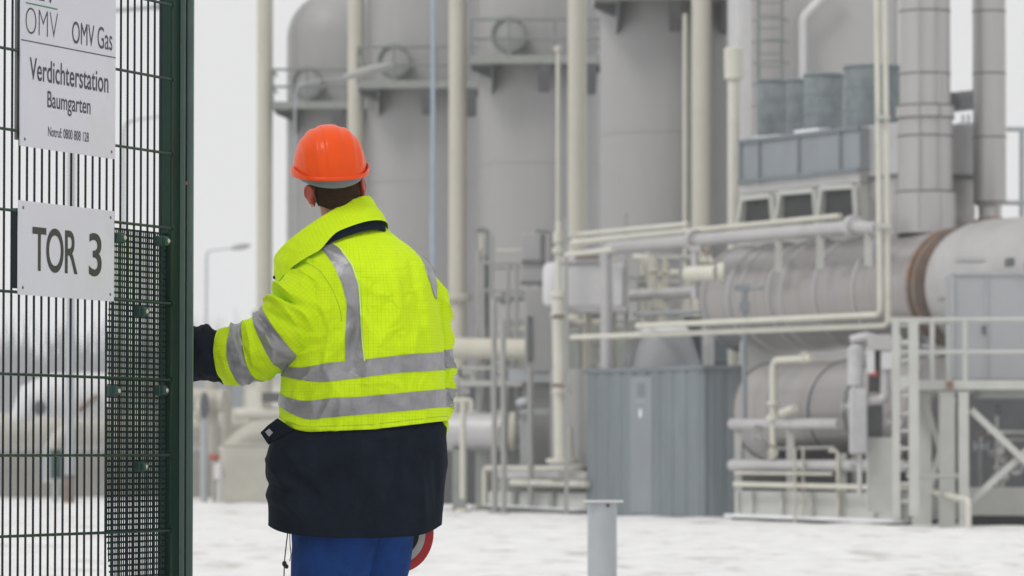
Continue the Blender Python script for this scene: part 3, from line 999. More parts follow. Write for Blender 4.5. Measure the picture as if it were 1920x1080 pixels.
    new.polygons.foreach_set('material_index', mi)
    new.polygons.foreach_set('use_smooth', [True] * len(new.polygons))
    return me
bodyo = body()
for sx in (-1, 1):
    mb = MB(); mb.ball(HL(.031 * sx, .083, .002), .012, .012, .012, 16, 10); mb.build('eye', M['eye'], person)
# hair: close cut, from under the helmet to the nape
mb = MB()
rows = []
for i in range(26):
    t = i / 25
    row = []
    for j in range(60):
        a = -math.pi * .60 + math.pi * 1.20 * j / 59           # round the back, 0 = straight back
        z = .05 - t * (.125 + .035 * math.cos(a * .9) ** 2 + .004 * mnoise.noise((a * 9, 1, 2)))
        zz = (z - .012) / .105
        k = math.sqrt(max(1 - zz * zz, .02)) if z > -.02 else math.sqrt(max(1 - ((-.02 - .012) / .105) ** 2, .02)) * (1 - .9 * max(0, (-.02 - z)) ** 1.1 * 2.2)
        r0 = .0018 - .0035 * smoothstep(.86, 1, t) - .0035 * smoothstep(.9, 1, abs(2 * j / 59 - 1))
        rx, ry = .077 * k + r0, .098 * k + r0
        if z < -.05:
            kk = smoothstep(-.05, -.11, z); rx = rx * (1 - kk) + .066 * kk; ry = ry * (1 - kk) + .082 * kk
        row.append(HL(rx * math.sin(a), -ry * math.cos(a), z))
    rows.append(row)
mb.grid(rows)
ho = mb.build('hair', M['hair'], person, ang=80)
sol = ho.modifiers.new('thick', 'SOLIDIFY'); sol.thickness = .004; sol.offset = 0
mb = MB(); mb.torus(HL(-.094, -.012, -.076), .0055, .0013, (0, 1, .3), 18, 6)
mb.build('earring', M['screw'], person)

# hard hat -----------------------------------------------------------
HHR = Matrix.Rotation(R(-4), 3, 'Y') @ Matrix.Rotation(R(12), 3, 'Z') @ Matrix.Rotation(R(13), 3, 'X')
HHO = P(617.5, 323, 8)
def HH(x, y, z): return HHO + HHR @ Vector((x, y, z))
RX, RY, RZ = .1225, .150, .160
def ridge(x):
    q = abs(x) / RX
    v = .0032 * (smoothstep(.30, .20, q) if q > .2 else 1)
    v += .0026 * math.exp(-((q - .50) / .085) ** 4)
    v += .0020 * math.exp(-((q - .76) / .06) ** 4)
    return v * 1.15
mb = MB(); rows = []
NA = 180
for i in range(49):
    t = i / 48 * math.pi / 2                # 0 = rim, pi/2 = crown
    row = []
    for j in range(NA):
        a = 2 * math.pi * j / NA
        e = .85
        ch = math.cos(t) ** e; z = RZ * math.sin(t) ** .92
        x = RX * ch * math.copysign(abs(math.sin(a)) ** .95, math.sin(a)); y = -RY * ch * math.copysign(abs(math.cos(a)) ** .95, math.cos(a))
        k = ridge(x) * smoothstep(.02, .35, t) * (1 - .25 * smoothstep(1.2, 1.57, t))
        nn = Vector((x / RX ** 2, y / RY ** 2, z / RZ ** 2)).normalized()
        p = Vector((x, y, z)) + nn * k
        row.append(HH(*p))
    rows.append(row)
# inner skin
for i in range(48, -1, -4):
    t = i / 48 * math.pi / 2
    ch = math.cos(t) ** .85
    rows.append([HH((RX - .004) * ch * math.sin(2 * math.pi * j / NA), -(RY - .004) * ch * math.cos(2 * math.pi * j / NA), (RZ - .004) * math.sin(t)) for j in range(NA)])
mb.grid(rows, closed_u=True)
hat = mb.build('hard_hat', M['hat'], person, ang=50)
mb = MB(); rows = []
for j in range(NA):
    a = 2 * math.pi * j / NA
    si, co = math.sin(a), math.cos(a)
    hl = .008 + .024 * abs(si) ** 5                            # gutter lip, tall at the sides
    fr = max(0, -co)                                           # peak at the front
    o = .0075 + .045 * fr ** 3
    dz = -.004 - .006 * fr
    def q(off, z): return HH((RX + off) * math.copysign(abs(si) ** .95, si), -(RY + off) * math.copysign(abs(co) ** .95, co), z)
    rows.append([q(-.002, .006), q(.0035, -.001), q(o, dz), q(o + .002, dz + hl * .4), q(o + .0015, dz + hl), q(o - .0015, dz + hl), q(o - .0025, dz + hl * .5), q(o - .004, dz + .006), q(-.002, .012)])
mb.grid([list(r) for r in zip(*rows)], closed_u=True)
mb.build('brim', M['hat'], hat, ang=55)
mb = MB(); rows = []
for z, o in ((.004, -.012), (-.022, -.013), (-.032, -.015), (-.034, -.019), (-.01, -.022)):
    row = []
    for j in range(100):
        a = 2 * math.pi * j / 100
        lift = .018 * (1 - max(0, math.cos(a)) ** 1.5) if z < -.012 else 0
        nz = .0012 * mnoise.noise((a * 8, 0, 0))
        row.append(HH((RX + o) * math.sin(a), -(RY + o - .004) * math.cos(a), z + lift + nz))
    rows.append(row)
mb.grid(rows, closed_u=True)
mb.build('headband', M['hatband'], hat, ang=60)

# dark work glove: fingers closed round the post from behind
M['glove'] = mat('dark_work_glove', (.0055, .0095, .013), .8, var=.3, scale=30, bump=.4, bscale=80, spec=.15)
mb = MB()
mb.ball(P(346, 664, 30), .045, .036, .074, 24, 16)
glove = mb.build('glove', M['glove'], person)
for i, y in enumerate((634, 655, 676, 696)):
    z = CAMZ + (850 - y) * PS; q_ = .004 * (i in (1, 2))
    mb = MB()
    pts = [P(352, y, 34), P(330, y + 1, 38), P(314, y + 2, 34), P(308, y + 3, 18), P(311, y + 4, 8 - q_ * 500)]
    pts = fillet(pts, .02, 4)
    mb.tube(pts, [.0190 - .0035 * k / (len(pts) - 1) for k in range(len(pts))], 14)
    mb.ball(pts[-1], .0152, .0152, .0152, 12, 8)
    mb.build('finger', M['glove'], glove)
mb = MB(); mb.tube(fillet([P(350, 690, 24), P(338, 706, 14), P(326, 712, 6)], .02, 4), .0165, 14); mb.ball(P(326, 712, 6), .0165, .0165, .0165, 12, 8)
mb.build('thumb', M['glove'], glove)

# striped disc hanging at the right thigh -----------------------------
disc = thing('striped_disc', 'curved red, white and black striped piece below the jacket hem beside right thigh', 'disc', P(748, 1072, 70))
def ring_sector(r0, r1, name, mt, dy):
    m_ = MB()
    n_ = 48
    c = (746, 1000)
    rows = []
    for r, d in ((r0, dy), (r0, dy - 3), (r1, dy - 3), (r1, dy + 3), (r0, dy + 3)):
        rows.append([P(c[0] + r * math.cos(2 * math.pi * j / n_) * .94, c[1] + r * 1.07 * math.sin(2 * math.pi * j / n_), 64 + d + 10 * math.cos(2 * math.pi * j / n_)) for j in range(n_)])
    m_.grid(rows, closed_u=True)
    return m_.build(name, mt, disc, ang=50)
ring_sector(54, 70, 'red_ring', M['red'], 0)
ring_sector(41, 54, 'white_ring', M['offwhite'], .3)
ring_sector(.5, 41, 'black_core', M['black'], .6)

# ------------------------------------------------------------------ THE GAS WORKS
PXD = Vector((-.47, .883, 0)).normalized()      # long axis of the works, away to the left
QXD = Vector((.883, .47, 0)).normalized()       # cross axis, away to the right
UP = Vector((0, 0, 1))
def alongY(x, x0, Y0):
    """depth at picture column x on the long-axis line through column x0 at depth Y0"""
    X0 = (x0 - 960) / F * Y0
    u = (x - 960) / F
    s_ = (X0 - u * Y0) / (-PXD.x + u * PXD.y)
    return Y0 + PXD.y * s_
def A(x, y, Y): return at(x, y, Y)
def L(x, y, x0, Y0): return at(x, y, alongY(x, x0, Y0))
def gnd(x, Y):
    p = at(x, 850, Y); p.z = GZ; return p
def simple(name, label, cat, mb, mt, group=None, ang=40, bevel=0):
    o = mb.build(name, mt, ang=ang, bevel=bevel)
    center_thing(o)
    return tag(o, label, cat, group)
def pbox(mb, x1, Y1, x0, yt, yb, th, grow=0):
    """box whose near right front corner is at column x1, depth Y1; front runs along the long axis to column x0"""
    a = A(x1, yb, Y1); zt = A(x1, yt, Y1).z
    Y0 = alongY(x0, x1, Y1); b = A(x0, yb, Y0)
    Ln = math.hypot(b.x - a.x, b.y - a.y)
    c = a + PXD * Ln / 2 + QXD * th / 2; c.z = (a.z + zt) / 2
    mb.box(c, Ln / 2 + grow, th / 2 + grow, (zt - a.z) / 2, PXD, QXD, UP)
    return a, Ln, zt

# ---- tall cleaning towers with balconies ------------------------------------
def tower(loc, deck_h, top_h, rad, label):
    t = thing('storage_tower', label, 'tower', loc, 'grey storage towers in a row')
    m = MB()
    prof = [(0, rad), (top_h, rad)]
    for k in range(1, 11):
        a = math.pi / 2 * k / 10
        prof.append((top_h + 1.35 * math.sin(a), rad * max(math.cos(a), .002)))
    m.lathe((0, 0, 0), prof, 56)
    m.build('shell', M['tank'], t, local=True, ang=30)
    m = MB()
    for h in (4.9, 8.2):
        m.torus((0, 0, h), rad + .0, .014, n=56, m=6)
    m.build('weld_seam', M['tank'], t, local=True)
    m = MB()
    dv = Vector((-.45, -.89, 0)).normalized(); sdv = Vector((.89, -.45, 0)).normalized()
    hw = 1.63
    m.box(Vector((-.05, -rad * .55 - .35, deck_h)), hw, rad * .55 + .35, .045)
    m.build('deck', M['deck'], t, local=True)
    m = MB()
    y0 = -(rad * 1.1 + .70)
    m.box((-.05, y0 - .01, deck_h - .02), hw, .012, .10)
    for sx in (-1, 1): m.box((-.05 + sx * (hw - .0), y0 / 2, deck_h - .02), .012, -y0 / 2, .10)
    m.build('toe_plate', M['deck'], t, local=True)
    for x in (-1.15, .0, 1.15):
        m = MB()
        yb = -math.sqrt(rad ** 2 - x ** 2)
        k = [Vector((x - .03, yb + .02, deck_h - .05)), Vector((x - .03, y0 + .05, deck_h - .05)), Vector((x - .03, y0 + .05, deck_h - .13)), Vector((x - .03, yb + .02, deck_h - .75))]
        m.add(k + [p + Vector((.05 if x < 0 else .25, 0, 0)) for p in k], [(0, 1, 2, 3), (7, 6, 5, 4), (0, 1, 5, 4), (1, 2, 6, 5), (2, 3, 7, 6), (3, 0, 4, 7)])
        m.build('bracket', M['darkgrey'], t, local=True)
    for (xa, xb) in ((-1.66, -.45), (1.5, .75)):
        m = MB(); yq = -rad * .62; zt = deck_h - .06
        k = [Vector((xa, yq, zt)), Vector((xb, yq, zt)), Vector((xb, yq, zt - .62)), Vector((xa, yq, zt - .10))]
        m.add(k + [q + Vector((0, .06, 0)) for q in k], [(0, 1, 2, 3), (7, 6, 5, 4), (0, 1, 5, 4), (1, 2, 6, 5), (2, 3, 7, 6), (3, 0, 4, 7)])
        m.build('bracket', M['darkgrey'], t, local=True)
    m = MB()
    for h in (.48, .95):
        m.tube([(-hw - .05, -.3, deck_h + h), (-hw - .05, y0, deck_h + h), (hw - .05, y0, deck_h + h), (hw - .05, -.3, deck_h + h)], .036, 8)
    for x in (-hw - .05, -.75, .35, hw - .05):
        m.tube([(x, y0, deck_h), (x, y0, deck_h + .95)], .034, 8)
    m.build('railing', M['grille'], t, local=True)
    m = MB()
    m.lathe((-.62, -rad * .96, deck_h + .62), [(0, .32), (.45, .32), (.45, .40), (.52, .40), (.55, .3)], 28, (-.25, -.97, 0))
    mh = m.build('manhole', M['tank'], t, local=True)
    m = MB(); m.torus((-.75, -rad * .96 - .56, deck_h + .62), .42, .05, (-.25, -.97, 0))
    m.build('rim', M['grille'], mh, local=True)
    return t
for (x, Y, dk, tp, lab) in (
        (632, 118.5, 643, 778, 'leftmost grey storage tower, its domed top in view above the lowest balcony'),
        (796, 112.0, 680, 810, 'second grey storage tower from left, balcony behind the street lamp head'),
        (1012, 105.0, 725, 850, 'third grey storage tower from left, between two cream columns above the valves'),
        (1254, 95.0, 842, 900, 'fourth and nearest grey storage tower with the highest balcony')):
    z = CAMZ + dk * Y / F
    top_z = CAMZ + tp * Y / F if x < 700 else 13.4
    tower(gnd(x, Y), z - GZ, top_z - GZ, 1.52 if x > 700 else 1.42, lab)

def column(loc, label):
    t = thing('pipe_column', label, 'column', loc, 'cream vertical pipe columns before the towers')
    m = MB(); m.tube([(0, 0, 0), (0, 0, 17)], .218, 24); m.build('pipe', M['cream'], t, local=True)
    m = MB(); m.lathe((0, 0, 4.86), [(0, .22), (.0, .33), (.05, .34), (.06, .36), (.14, .36), (.15, .34), (.20, .33), (.20, .22)], 28)
    m.build('flange', M['cream'], t, local=True)
    m = MB()
    for z in (2.2, 8.5, 12.2): m.torus((0, 0, z), .219, .012, n=28, m=6)
    m.build('weld_seam', M['cream'], t, local=True)
for i, (x, Y, lab) in enumerate(((495, 117, 'leftmost cream pipe column against the open sky'), (667, 111.5, 'cream pipe column rising directly above the orange helmet'),
                    (858, 105, 'cream pipe column just right of the worker with ring flange at chest height'), (1083, 98.5, 'cream pipe column above the white insulated vessel'), (1317, 92, 'cream pipe column nearest the capped vent pipe'))):
    column(gnd(x, Y), lab)

# thin vertical pipes on the towers
m = MB(); m.tube([A(1285, 26, 92.6), gnd(1285, 92.6)], pm(5, 92.6), 10); simple('down_pipe', 'thin cream downpipe on the fourth storage tower', 'pipe', m, M['cream2'])
m = MB(); m.tube([gnd(1046.5, 96), A(1046.5, 95, 96)], pm(4, 96), 10); m.lathe(A(1046.5, 97, 96), [(0, .05), (.02, .09), (.10, .10), (.13, .05)], 12)
simple('vent_stick', 'thin cream standpipe with small cap before third storage tower', 'pipe', m, M['cream2'])
m = MB(); m.tube([gnd(812, 80), A(812, 24, 80), A(811, -40, 80)], [pm(5.5, 80), pm(4, 80), pm(4, 80)], 10)
m.tube([A(812, 478, 80) + Vector((0, 0, 0)), A(812, 400, 80)], pm(6, 80), 10)
simple('blue_pole', 'slim pale blue pole standing right of the worker', 'pole', m, M['bluepole'])

# ---- grey hall behind the machine --------------------------------------------
hall = thing('compressor_hall', 'tall plain grey clad hall with ladder and white pipe behind the machines', 'building', gnd(1550, 90))
m = MB()
a = A(1698, 900, 87); b = A(1412, 900, 87)
m.box(Vector(((a.x + b.x) / 2, 90.0, 7.2)), (a.x - b.x) / 2, 3.0, 7.55)
m.build('wall', M['wall'], hall)
m = MB()
m.box(Vector((A(1399, 900, 87.3).x, 89.5, 7.2)), pm(13, 87.3), 2.2, 7.55)
m.build('corner_strip', M['white'], hall)
m = MB()
for x in (1422, 1466): m.tube([A(x, 250, 86.6), A(x, -60, 86.6)], .035, 6)
y = 245
while y > -60:
    m.tube([A(1422, y, 86.6), A(1466, y, 86.6)], .016, 6); y -= 24
for y in range(-40, 240, 40):
    c_ = A(1444, y, 86.6)
    m.tube([c_ + Vector((.36 * math.cos(q), -.62 * math.sin(q), 0)) for q in np.linspace(0, math.pi, 9)], .02, 6)
m.build('ladder', M['grille'], hall)
m = MB()
m.tube([A(1505, 255, 86.7), A(1505, 32, 86.7), A(1562, -26, 86.7)], pm(7.5, 87), 12, rad=.12)
m.build('downpipe', M['white'], hall)
m = MB()
m.box(A(1690, 60, 86.85), .07, .05, 2.2)
m.build('edge_trim', M['white'], hall)

# ---- exhaust stacks ------------------------------------------------------------
def stack(x, Y, label, prof, seams, mt):
    """prof: (y px, radius px)"""
    t = thing('exhaust_stack', label, 'stack', A(x, prof[0][0], Y), 'sheet metal exhaust stacks')
    c = A(x, 850, Y)
    m = MB(); m.lathe(c, [((850 - y) * Y / F, r * Y / F) for y, r in prof], 48); m.build('shell', mt, t, ang=30)
    m = MB()
    for y, r in seams: m.torus(c + Vector((0, 0, (850 - y) * Y / F)), r * Y / F, .014, n=48, m=6)
    m.build('seam_ring', M['darkgrey'], t)
    m = MB()
    for dx in (.42, -.3): m.box(c + Vector((dx * prof[1][1] * Y / F, -prof[1][1] * Y / F * math.sqrt(1 - dx * dx) - .0, (850 - prof[0][0]) * Y / F + 3.0)), .008, .012, 2.95)
    m.build('vertical_seam', M['tank'], t)
    return t
stack(1737, 72, 'wide sheet metal exhaust stack with collar above the big vessel',
      [(438, 57), (362, 57), (360, 51), (222, 51), (221, 54.5), (198, 54.5), (196, 47.5), (-90, 47.5)],
      [(360, 56), (255, 51.5), (221, 54.5), (198, 54.5), (138, 47.8), (20, 47.8)], M['stack'])
t2 = stack(1858, 72.5, 'narrow sheet metal exhaust stack with rusty foot further right',
      [(420, 21), (388, 22), (380, 30), (378, 31), (-90, 31)], [(379, 31), (257, 31), (137, 31), (20, 31)], M['stack'])
m = MB(); m.lathe(A(1858, 436, 72.5), [(0, .40), (.10, .38), (.11, .33), (.20, .31), (.22, .24), (.26, .2)], 32)
m.build('rusty_foot', M['rust'], t2)
m = MB(); m.tube([A(1782, 192, 73), A(1836, 186, 74)], pm(19, 73), 16)
simple('link_pipe', 'short dark pipe joining the two exhaust stacks', 'pipe', m, M['darkgrey'])

# service platform railing seen between and right of the stacks
m = MB()
for x in (1806, 1816): m.tube([A(x, 215, 76), A(x, 420, 76)], .028, 8)
for y in (232, 300, 372): m.tube([A(1795, y, 76), A(1834, y, 76)], .024, 8)
for (x0, x1, y) in ((1876, 1960, 242), (1870, 1960, 380)): m.tube([A(x0, y, 76), A(x1, y, 76)], .045, 8)
for x in (1916,): m.tube([A(x, 242, 76), A(x, 440, 76)], .05, 8)
simple('stack_railing', 'grey pipe railing between and beside the exhaust stacks', 'railing', m, M['galv'])

# ---- big upper vessel --------------------------------------------------------------
# axis along PXD : right end at column 1750, left end at 1385
YR = 71.1
cR = A(1788, 540, YR); Yl = alongY(1392, 1788, YR); cL = A(1392, 562, Yl)
ax = (cL - cR); AL = ax.length; ax.normalize()
rad = pm(107, YR)
ves = thing('exhaust_vessel', 'large ribbed sheet metal vessel lying under the exhaust stack', 'vessel', A(1560, 660, 75))
m = MB()
prof = [(0, rad * .995), (.02, rad)]
for k in range(1, 40): prof.append((AL * k / 40, rad * (1 + .004 * math.sin(k * 1.7))))
prof += [(AL, rad * .97), (AL + .16, rad * .86), (AL + .30, rad * .6), (AL + .36, .05)]
m.lathe(cR, prof, 64, ax); m.build('shell', M['vessel'], ves, ang=30)
m = MB()
for fx in (.24, .42, .58, .64, .78, .84, .97):
    m.torus(cR + ax * AL * fx, rad * 1.005, .028, ax, 64, 8)
m.build('rib', M['silver'], ves)
m = MB()
m.lathe(cR - ax * .02, [(-.30, rad * .90), (-.28, rad * 1.05), (-.23, rad * 1.05), (-.22, rad * .97), (-.10, rad * .97), (-.09, rad * 1.05), (-.02, rad * 1.05), (-.01, rad * .95)], 64, ax)
m.build('rusty_flange', M['rust'], ves)
for fx in (.12, .86):
    m = MB(); c_ = cR + ax * AL * fx
    m.box(Vector((c_.x, c_.y, (c_.z - rad * .7 + GZ) / 2)), .10, rad * .6, (c_.z - rad * .7 - GZ) / 2, PXD, QXD)
    m.build('saddle', M['frame'], ves)

# end housing to the right of the rusty flange
M['panelgrey'] = mat('pale_grey_panel', (.355, .365, .385), .5, var=.08, scale=1.2, tint=(.29, .30, .32), tint_amt=.5)
M['housing'] = mat('pale_housing', (.44, .435, .435), .45, metal=.25, var=.08, scale=1.3, tint=(.33, .32, .315), tint_amt=.4, tint_scale=1.5)
hs_ = thing('end_housing', 'rounded grey sheet housing with access panels right of the rusty flange', 'housing', gnd(1880, 69))
c0 = cR - ax * .36
m = MB()
m.lathe(c0, [(0, rad * .62), (-.04, rad * .80), (-.12, rad * .94), (-.28, rad * 1.05), (-.55, rad * 1.12), (-.9, rad * 1.15), (-3.2, rad * 1.15)], 64, ax)
m.build('shell', M['housing'], hs_, ang=30)
m = MB()
m.box(A(1870, 612, 66.1) + Vector((0, .6, 0)), pm(84, 66.1), .5, pm(100, 66.1))
m.build('panel_box', M['panelgrey'], hs_, bevel=.02)
m = MB()
for x in (1850, 1788): m.box(A(x, 612, 66.2), .015, .03, pm(98, 66.1))
m.box(A(1870, 514, 66.2) + Vector((0, .05, 0)), pm(86, 66), .08, .02)
m.build('panel_edge', M['galv'], hs_)
m = MB(); m.box(A(1845, 618, 66.18), .03, .03, .06); m.box(A(1893, 492, 66.3), .05, .25, .06)
m.build('handle', M['darkgrey'], hs_)
m = MB()
m.box(A(1820, 488, 67.8), pm(26, 68), .3, .03)
m.build('bracket', M['silver'], hs_)
m = MB(); m.box(A(1775, 560, 67.9), pm(18, 68), .3, .025)
m.build('bracket', M['silver'], hs_)

# ---- intake housing over the vessel ---------------------------------------------------
ih = thing('air_intake', 'air intake housing with three dark openings and blue grey panels above the vessel', 'intake', A(1500, 420, 78))
YI = 73.2
m = MB(); a_, Ln, zt_ = pbox(m, 1612, YI, 1386, 338, 425, 1.7)
m.build('frame', M['frame'], ih)
def opening(x0, x1, yt0, yt1, yb, name, mt, out=.012, th=.3):
    mb = MB()
    Y1 = alongY(x1, 1612, YI); Y0 = alongY(x0, 1612, YI)
    f = -QXD * out
    w_ = pm(3.5, YI)
    p = [A(x0, yb, Y0) + f, A(x1, yb, Y1) + f, L(x1 - 3, yt1, 1612, YI) + f, L(x0 + 5, yt0, 1612, YI) + f]
    mb.add(p + [q_ + QXD * .02 for q_ in p], [(0, 1, 2, 3), (7, 6, 5, 4), (0, 1, 5, 4), (1, 2, 6, 5), (2, 3, 7, 6), (3, 0, 4, 7)])
    return mb.build(name, mt, ih)
for (x0, x1, a0, a1) in ((1397, 1450, 376, 371), (1468, 1531, 366, 361), (1546, 1606, 357, 353)):
    opening(x0, x1, a0, a1, 420, 'dark_opening', M['dark'])  # flat dark plate, shade of the opening put into its colour
    mb = MB()
    Y1 = alongY(x1, 1612, YI); Y0 = alongY(x0, 1612, YI)
    for (xa, ya, xb, yb) in ((x0 - 6, 420, x0 + 2, a0 - 4), (x1 + 5, 420, x1 + 1, a1 - 4), (x0 + 2, a0 - 4, x1 + 1, a1 - 4)):
        mb.bar(L(xa, ya, 1612, YI) - QXD * .06, L(xb, yb, 1612, YI) - QXD * .06, .09, .09)
    mb.build('opening_frame', M['frame'], ih)
m = MB(); pbox(m, 1612, YI - .05, 1386, 316, 340, 1.75)
m.build('ledge', M['silver'], ih)
m = MB(); pbox(m, 1612, YI - .12, 1386, 238, 317, 1.8)
m.build('panel', M['bluegrey2'], ih)
m = MB()
for x in (1388, 1423, 1497, 1575):
    m.bar(L(x, 348 - (x - 1386) * .12, 1612, YI - .16), L(x, 262 - (x - 1386) * .11, 1612, YI - .16), .05, .05)
m.bar(L(1386, 266, 1612, YI - .16), L(1611, 239, 1612, YI - .16), .06, .06)
m.bar(L(1386, 340, 1612, YI - .16), L(1611, 318, 1612, YI - .16), .06, .06)
m.build('panel_joint', M['bluegrey'], ih)
m = MB()
for xa, xb, yy in ((1422, 1472, 262), (1500, 1545, 250)):
    m.bar(L(xa, yy - 2, 1612, YI + .05), L(xb, yy - 7, 1612, YI + .05), .25, .05)
m.build('snow_patch', M['snowcap'], ih)
m = MB(); pbox(m, 1690, YI - .9, 1611, 228, 325, 1.6); m.build('side_box', M['silver'], ih, bevel=.02)
m = MB(); pbox(m, 1692, YI - .85, 1616, 325, 442, 1.5); m.build('side_duct', M['sheet'], ih, bevel=.02)
m = MB(); pbox(m, 1692, YI - .92, 1616, 323, 331, 1.6); m.build('joint', M['darkgrey'], ih)

def silencer(x0, x1, yt, yb, Y, label):
    t = thing('silencer', label, 'silencer', A((x0 + x1) / 2, yb, Y), 'blue grey silencers on the air intake')
    r = pm((x1 - x0) / 2, Y); c = A((x0 + x1) / 2, yb, Y); H = pm(yb - yt, Y)
    m = MB(); m.lathe(c, [(0, r), (H, r), (H + .02, r * .96), (H + .05, r * .5), (H + .06, .02)], 10 if False else 40)
    m.build('shell', M['duct'], t)
    m = MB()
    for k in (0, 2, 4, 6): m.torus(c + Vector((0, 0, H * k / 6)), r * 1.0, .009 if 0 < k < 6 else .03, n=40, m=6)
    m.build('hoop', M['bluegrey'], t)
silencer(1421, 1476, 152, 262, 79, 'leftmost narrow blue grey silencer drum on the air intake')
silencer(1474, 1512, 151, 258, 80.2, 'dark slim silencer drum set back between two wider ones')
silencer(1508, 1582, 141, 254, 77, 'middle wide silencer drum with snow at its foot')
silencer(1583, 1688, 126, 250, 75, 'largest rightmost silencer drum behind the twin cream pipes')

# ---- vent pipe with cap, twin pipes ------------------------------------------------------
vp = thing('vent_pipe', 'tall pale cream vent pipe with wide round cap left of the air intake', 'pipe', gnd(1376, 78))
m = MB(); m.tube([gnd(1376, 78), A(1376, 140, 78)], pm(11.5, 78), 20); m.build('pipe', M['cream2'], vp)
m = MB(); m.lathe(A(1376, 148, 78), [(0, pm(11, 78)), (0, pm(18, 78)), (pm(56, 78), pm(18.5, 78)), (pm(59, 78), pm(16, 78))], 28); m.build('cap', M['cream2'], vp)

tp = []
for xv, x0, y0, yj, g_ in ((1649, 1195, 611, 590, 'left'), (1664, 1072, 633, 610, 'right')):
    m = MB()
    YT = 67.5
    pts = [A(xv - 6, -60, YT), A(xv + 2, yj, YT), L(x0, y0 - 0, xv, YT)]
    m.tube(pts, pm(5.6, YT), 12, rad=.14)
    lab = 'left of the twin cream pipes, turning left under the ribbed vessel higher of the two' if g_ == 'left' else 'right of the twin cream pipes, its lower run reaching left behind the shed roof'
    simple('cream_pipe', lab, 'pipe', m, M['cream2'], 'twin cream vertical pipes')
m = MB(); m.box(A(1657, 424, 67.4), pm(14, 67), .05, .03); m.box(A(1656, 220, 67.4), pm(13, 67), .05, .02)
simple('pipe_clamp', 'pair of small pale clamps holding the twin cream pipes together', 'clamp', m, M['frame'])

M['postgrey'] = mat('grey_green_post', (.32, .325, .31), .55, var=.12, scale=2)
# ---- main silver pipe run with supports ----------------------------------------------------
mp = thing('insulated_pipe', 'thick silver insulated pipe running high across the works to a downward leg', 'pipe', gnd(1137, 77))
YM = 71.0
Ye = alongY(1137, 1646, YM)
m = MB()
m.tube([A(1137, 700, Ye), A(1137, 466, Ye), L(1600, 425, 1646, YM), A(1646, 429, YM)], [pm(8.5, 77), pm(8.5, 77)] + [0] * 0 if False else pm(12.5, 73), 16, rad=.22)
m.build('pipe', M['silver'], mp, ang=50)
for x, y in ((1302, 451), (1600, 425)):
    m = MB()
    c_ = L(x, y, 1646, YM); m.lathe(c_ - PXD * .08, [(0, .10), (.0, .19), (.06, .2), (.10, .2), (.16, .19), (.16, .10)], 20, PXD)
    m.build('flange', M['silver'], mp)
for x in (1460, 1538, 1628):
    m = MB(); y = np.interp(x, [1137, 1600], [466, 425])
    Yx = alongY(x, 1646, YM)
    m.box(A(x, y + 42, Yx), .06, .06, pm(32, Yx)); m.build('support', M['frame'], mp)
for (xa, ya, xb, yb, Yb, r, lab, mt) in (
        (1068, 441, 1290, 420, 75.5, 4.5, 'thin cream pipe highest of the bundle above the thick silver pipe', 'cream2'),
        (1068, 456, 1575, 406, 72.8, 6.5, 'cream pipe just above the thick silver pipe', 'cream2'),
        (1062, 478, 1150, 468, 76.5, 5, 'short cream pipe entering the white insulated vessel', 'cream2'),
        (1070, 607, 1140, 604, 82.0, 7, 'short cream pipe behind the valve standpipe at mid height', 'cream'),
        (1190, 590, 1345, 582, 78.0, 4.5, 'thin grey pipe over the snowy grey hopper', 'galv')):
    m = MB(); m.tube([L(xa, ya, xb, Yb), A(xb, yb, Yb)], pm(r, Yb), 12)
    simple('cross_pipe', lab, 'pipe', m, M[mt], 'horizontal pipes across the works')
m = MB(); m.tube([L(1172, 556, 1328, 79.5), A(1328, 547, 79.5), A(1328, 692, 79.5)], pm(11, 79.5), 14, rad=.2)
simple('bent_pipe', 'silver pipe bending down behind the shed roof below the thick pipe', 'pipe', m, M['silver'], ang=50)
for x, yt, Y, lab in ((1062, 408, 79.0, 'thin grey post beside the cream valve standpipe'), (1175, 400, 80.5, 'thin grey green post crossing the thick silver pipe')):
    m = MB(); m.box((A(x, yt, Y) + gnd(x, Y)) / 2, pm(4, Y), pm(4, Y), (A(x, yt, Y).z - GZ) / 2); m.box(A(x, yt + 40, Y), pm(9, Y), .05, .05)
    simple('support_post', lab, 'post', m, M['postgrey'], 'thin pipe support posts')
# fat cream valve body left of the vessel
vb = thing('cream_valve', 'fat cream valve body with handwheel flange near the vessel end', 'valve', A(1320, 560, 75))
m = MB(); m.tube([A(1290, 514, 75), A(1345, 512, 74.6)], pm(15, 75), 18); m.ball(A(1293, 514, 75), pm(14, 75), pm(14, 75), pm(15, 75))
m.build('body', M['cream2'], vb)
m = MB(); m.lathe(A(1345, 512, 74.6), [(0, pm(20, 75)), (.12, pm(20, 75))], 20, (1, -.1, 0)); m.build('flange', M['cream2'], vb)
m = MB(); m.tube([A(1303, 470, 75), A(1303, 560, 75)], pm(7, 75), 12); m.box(A(1303, 466, 75), .10, .08, .05)
m.build('spindle', M['silver'], vb)

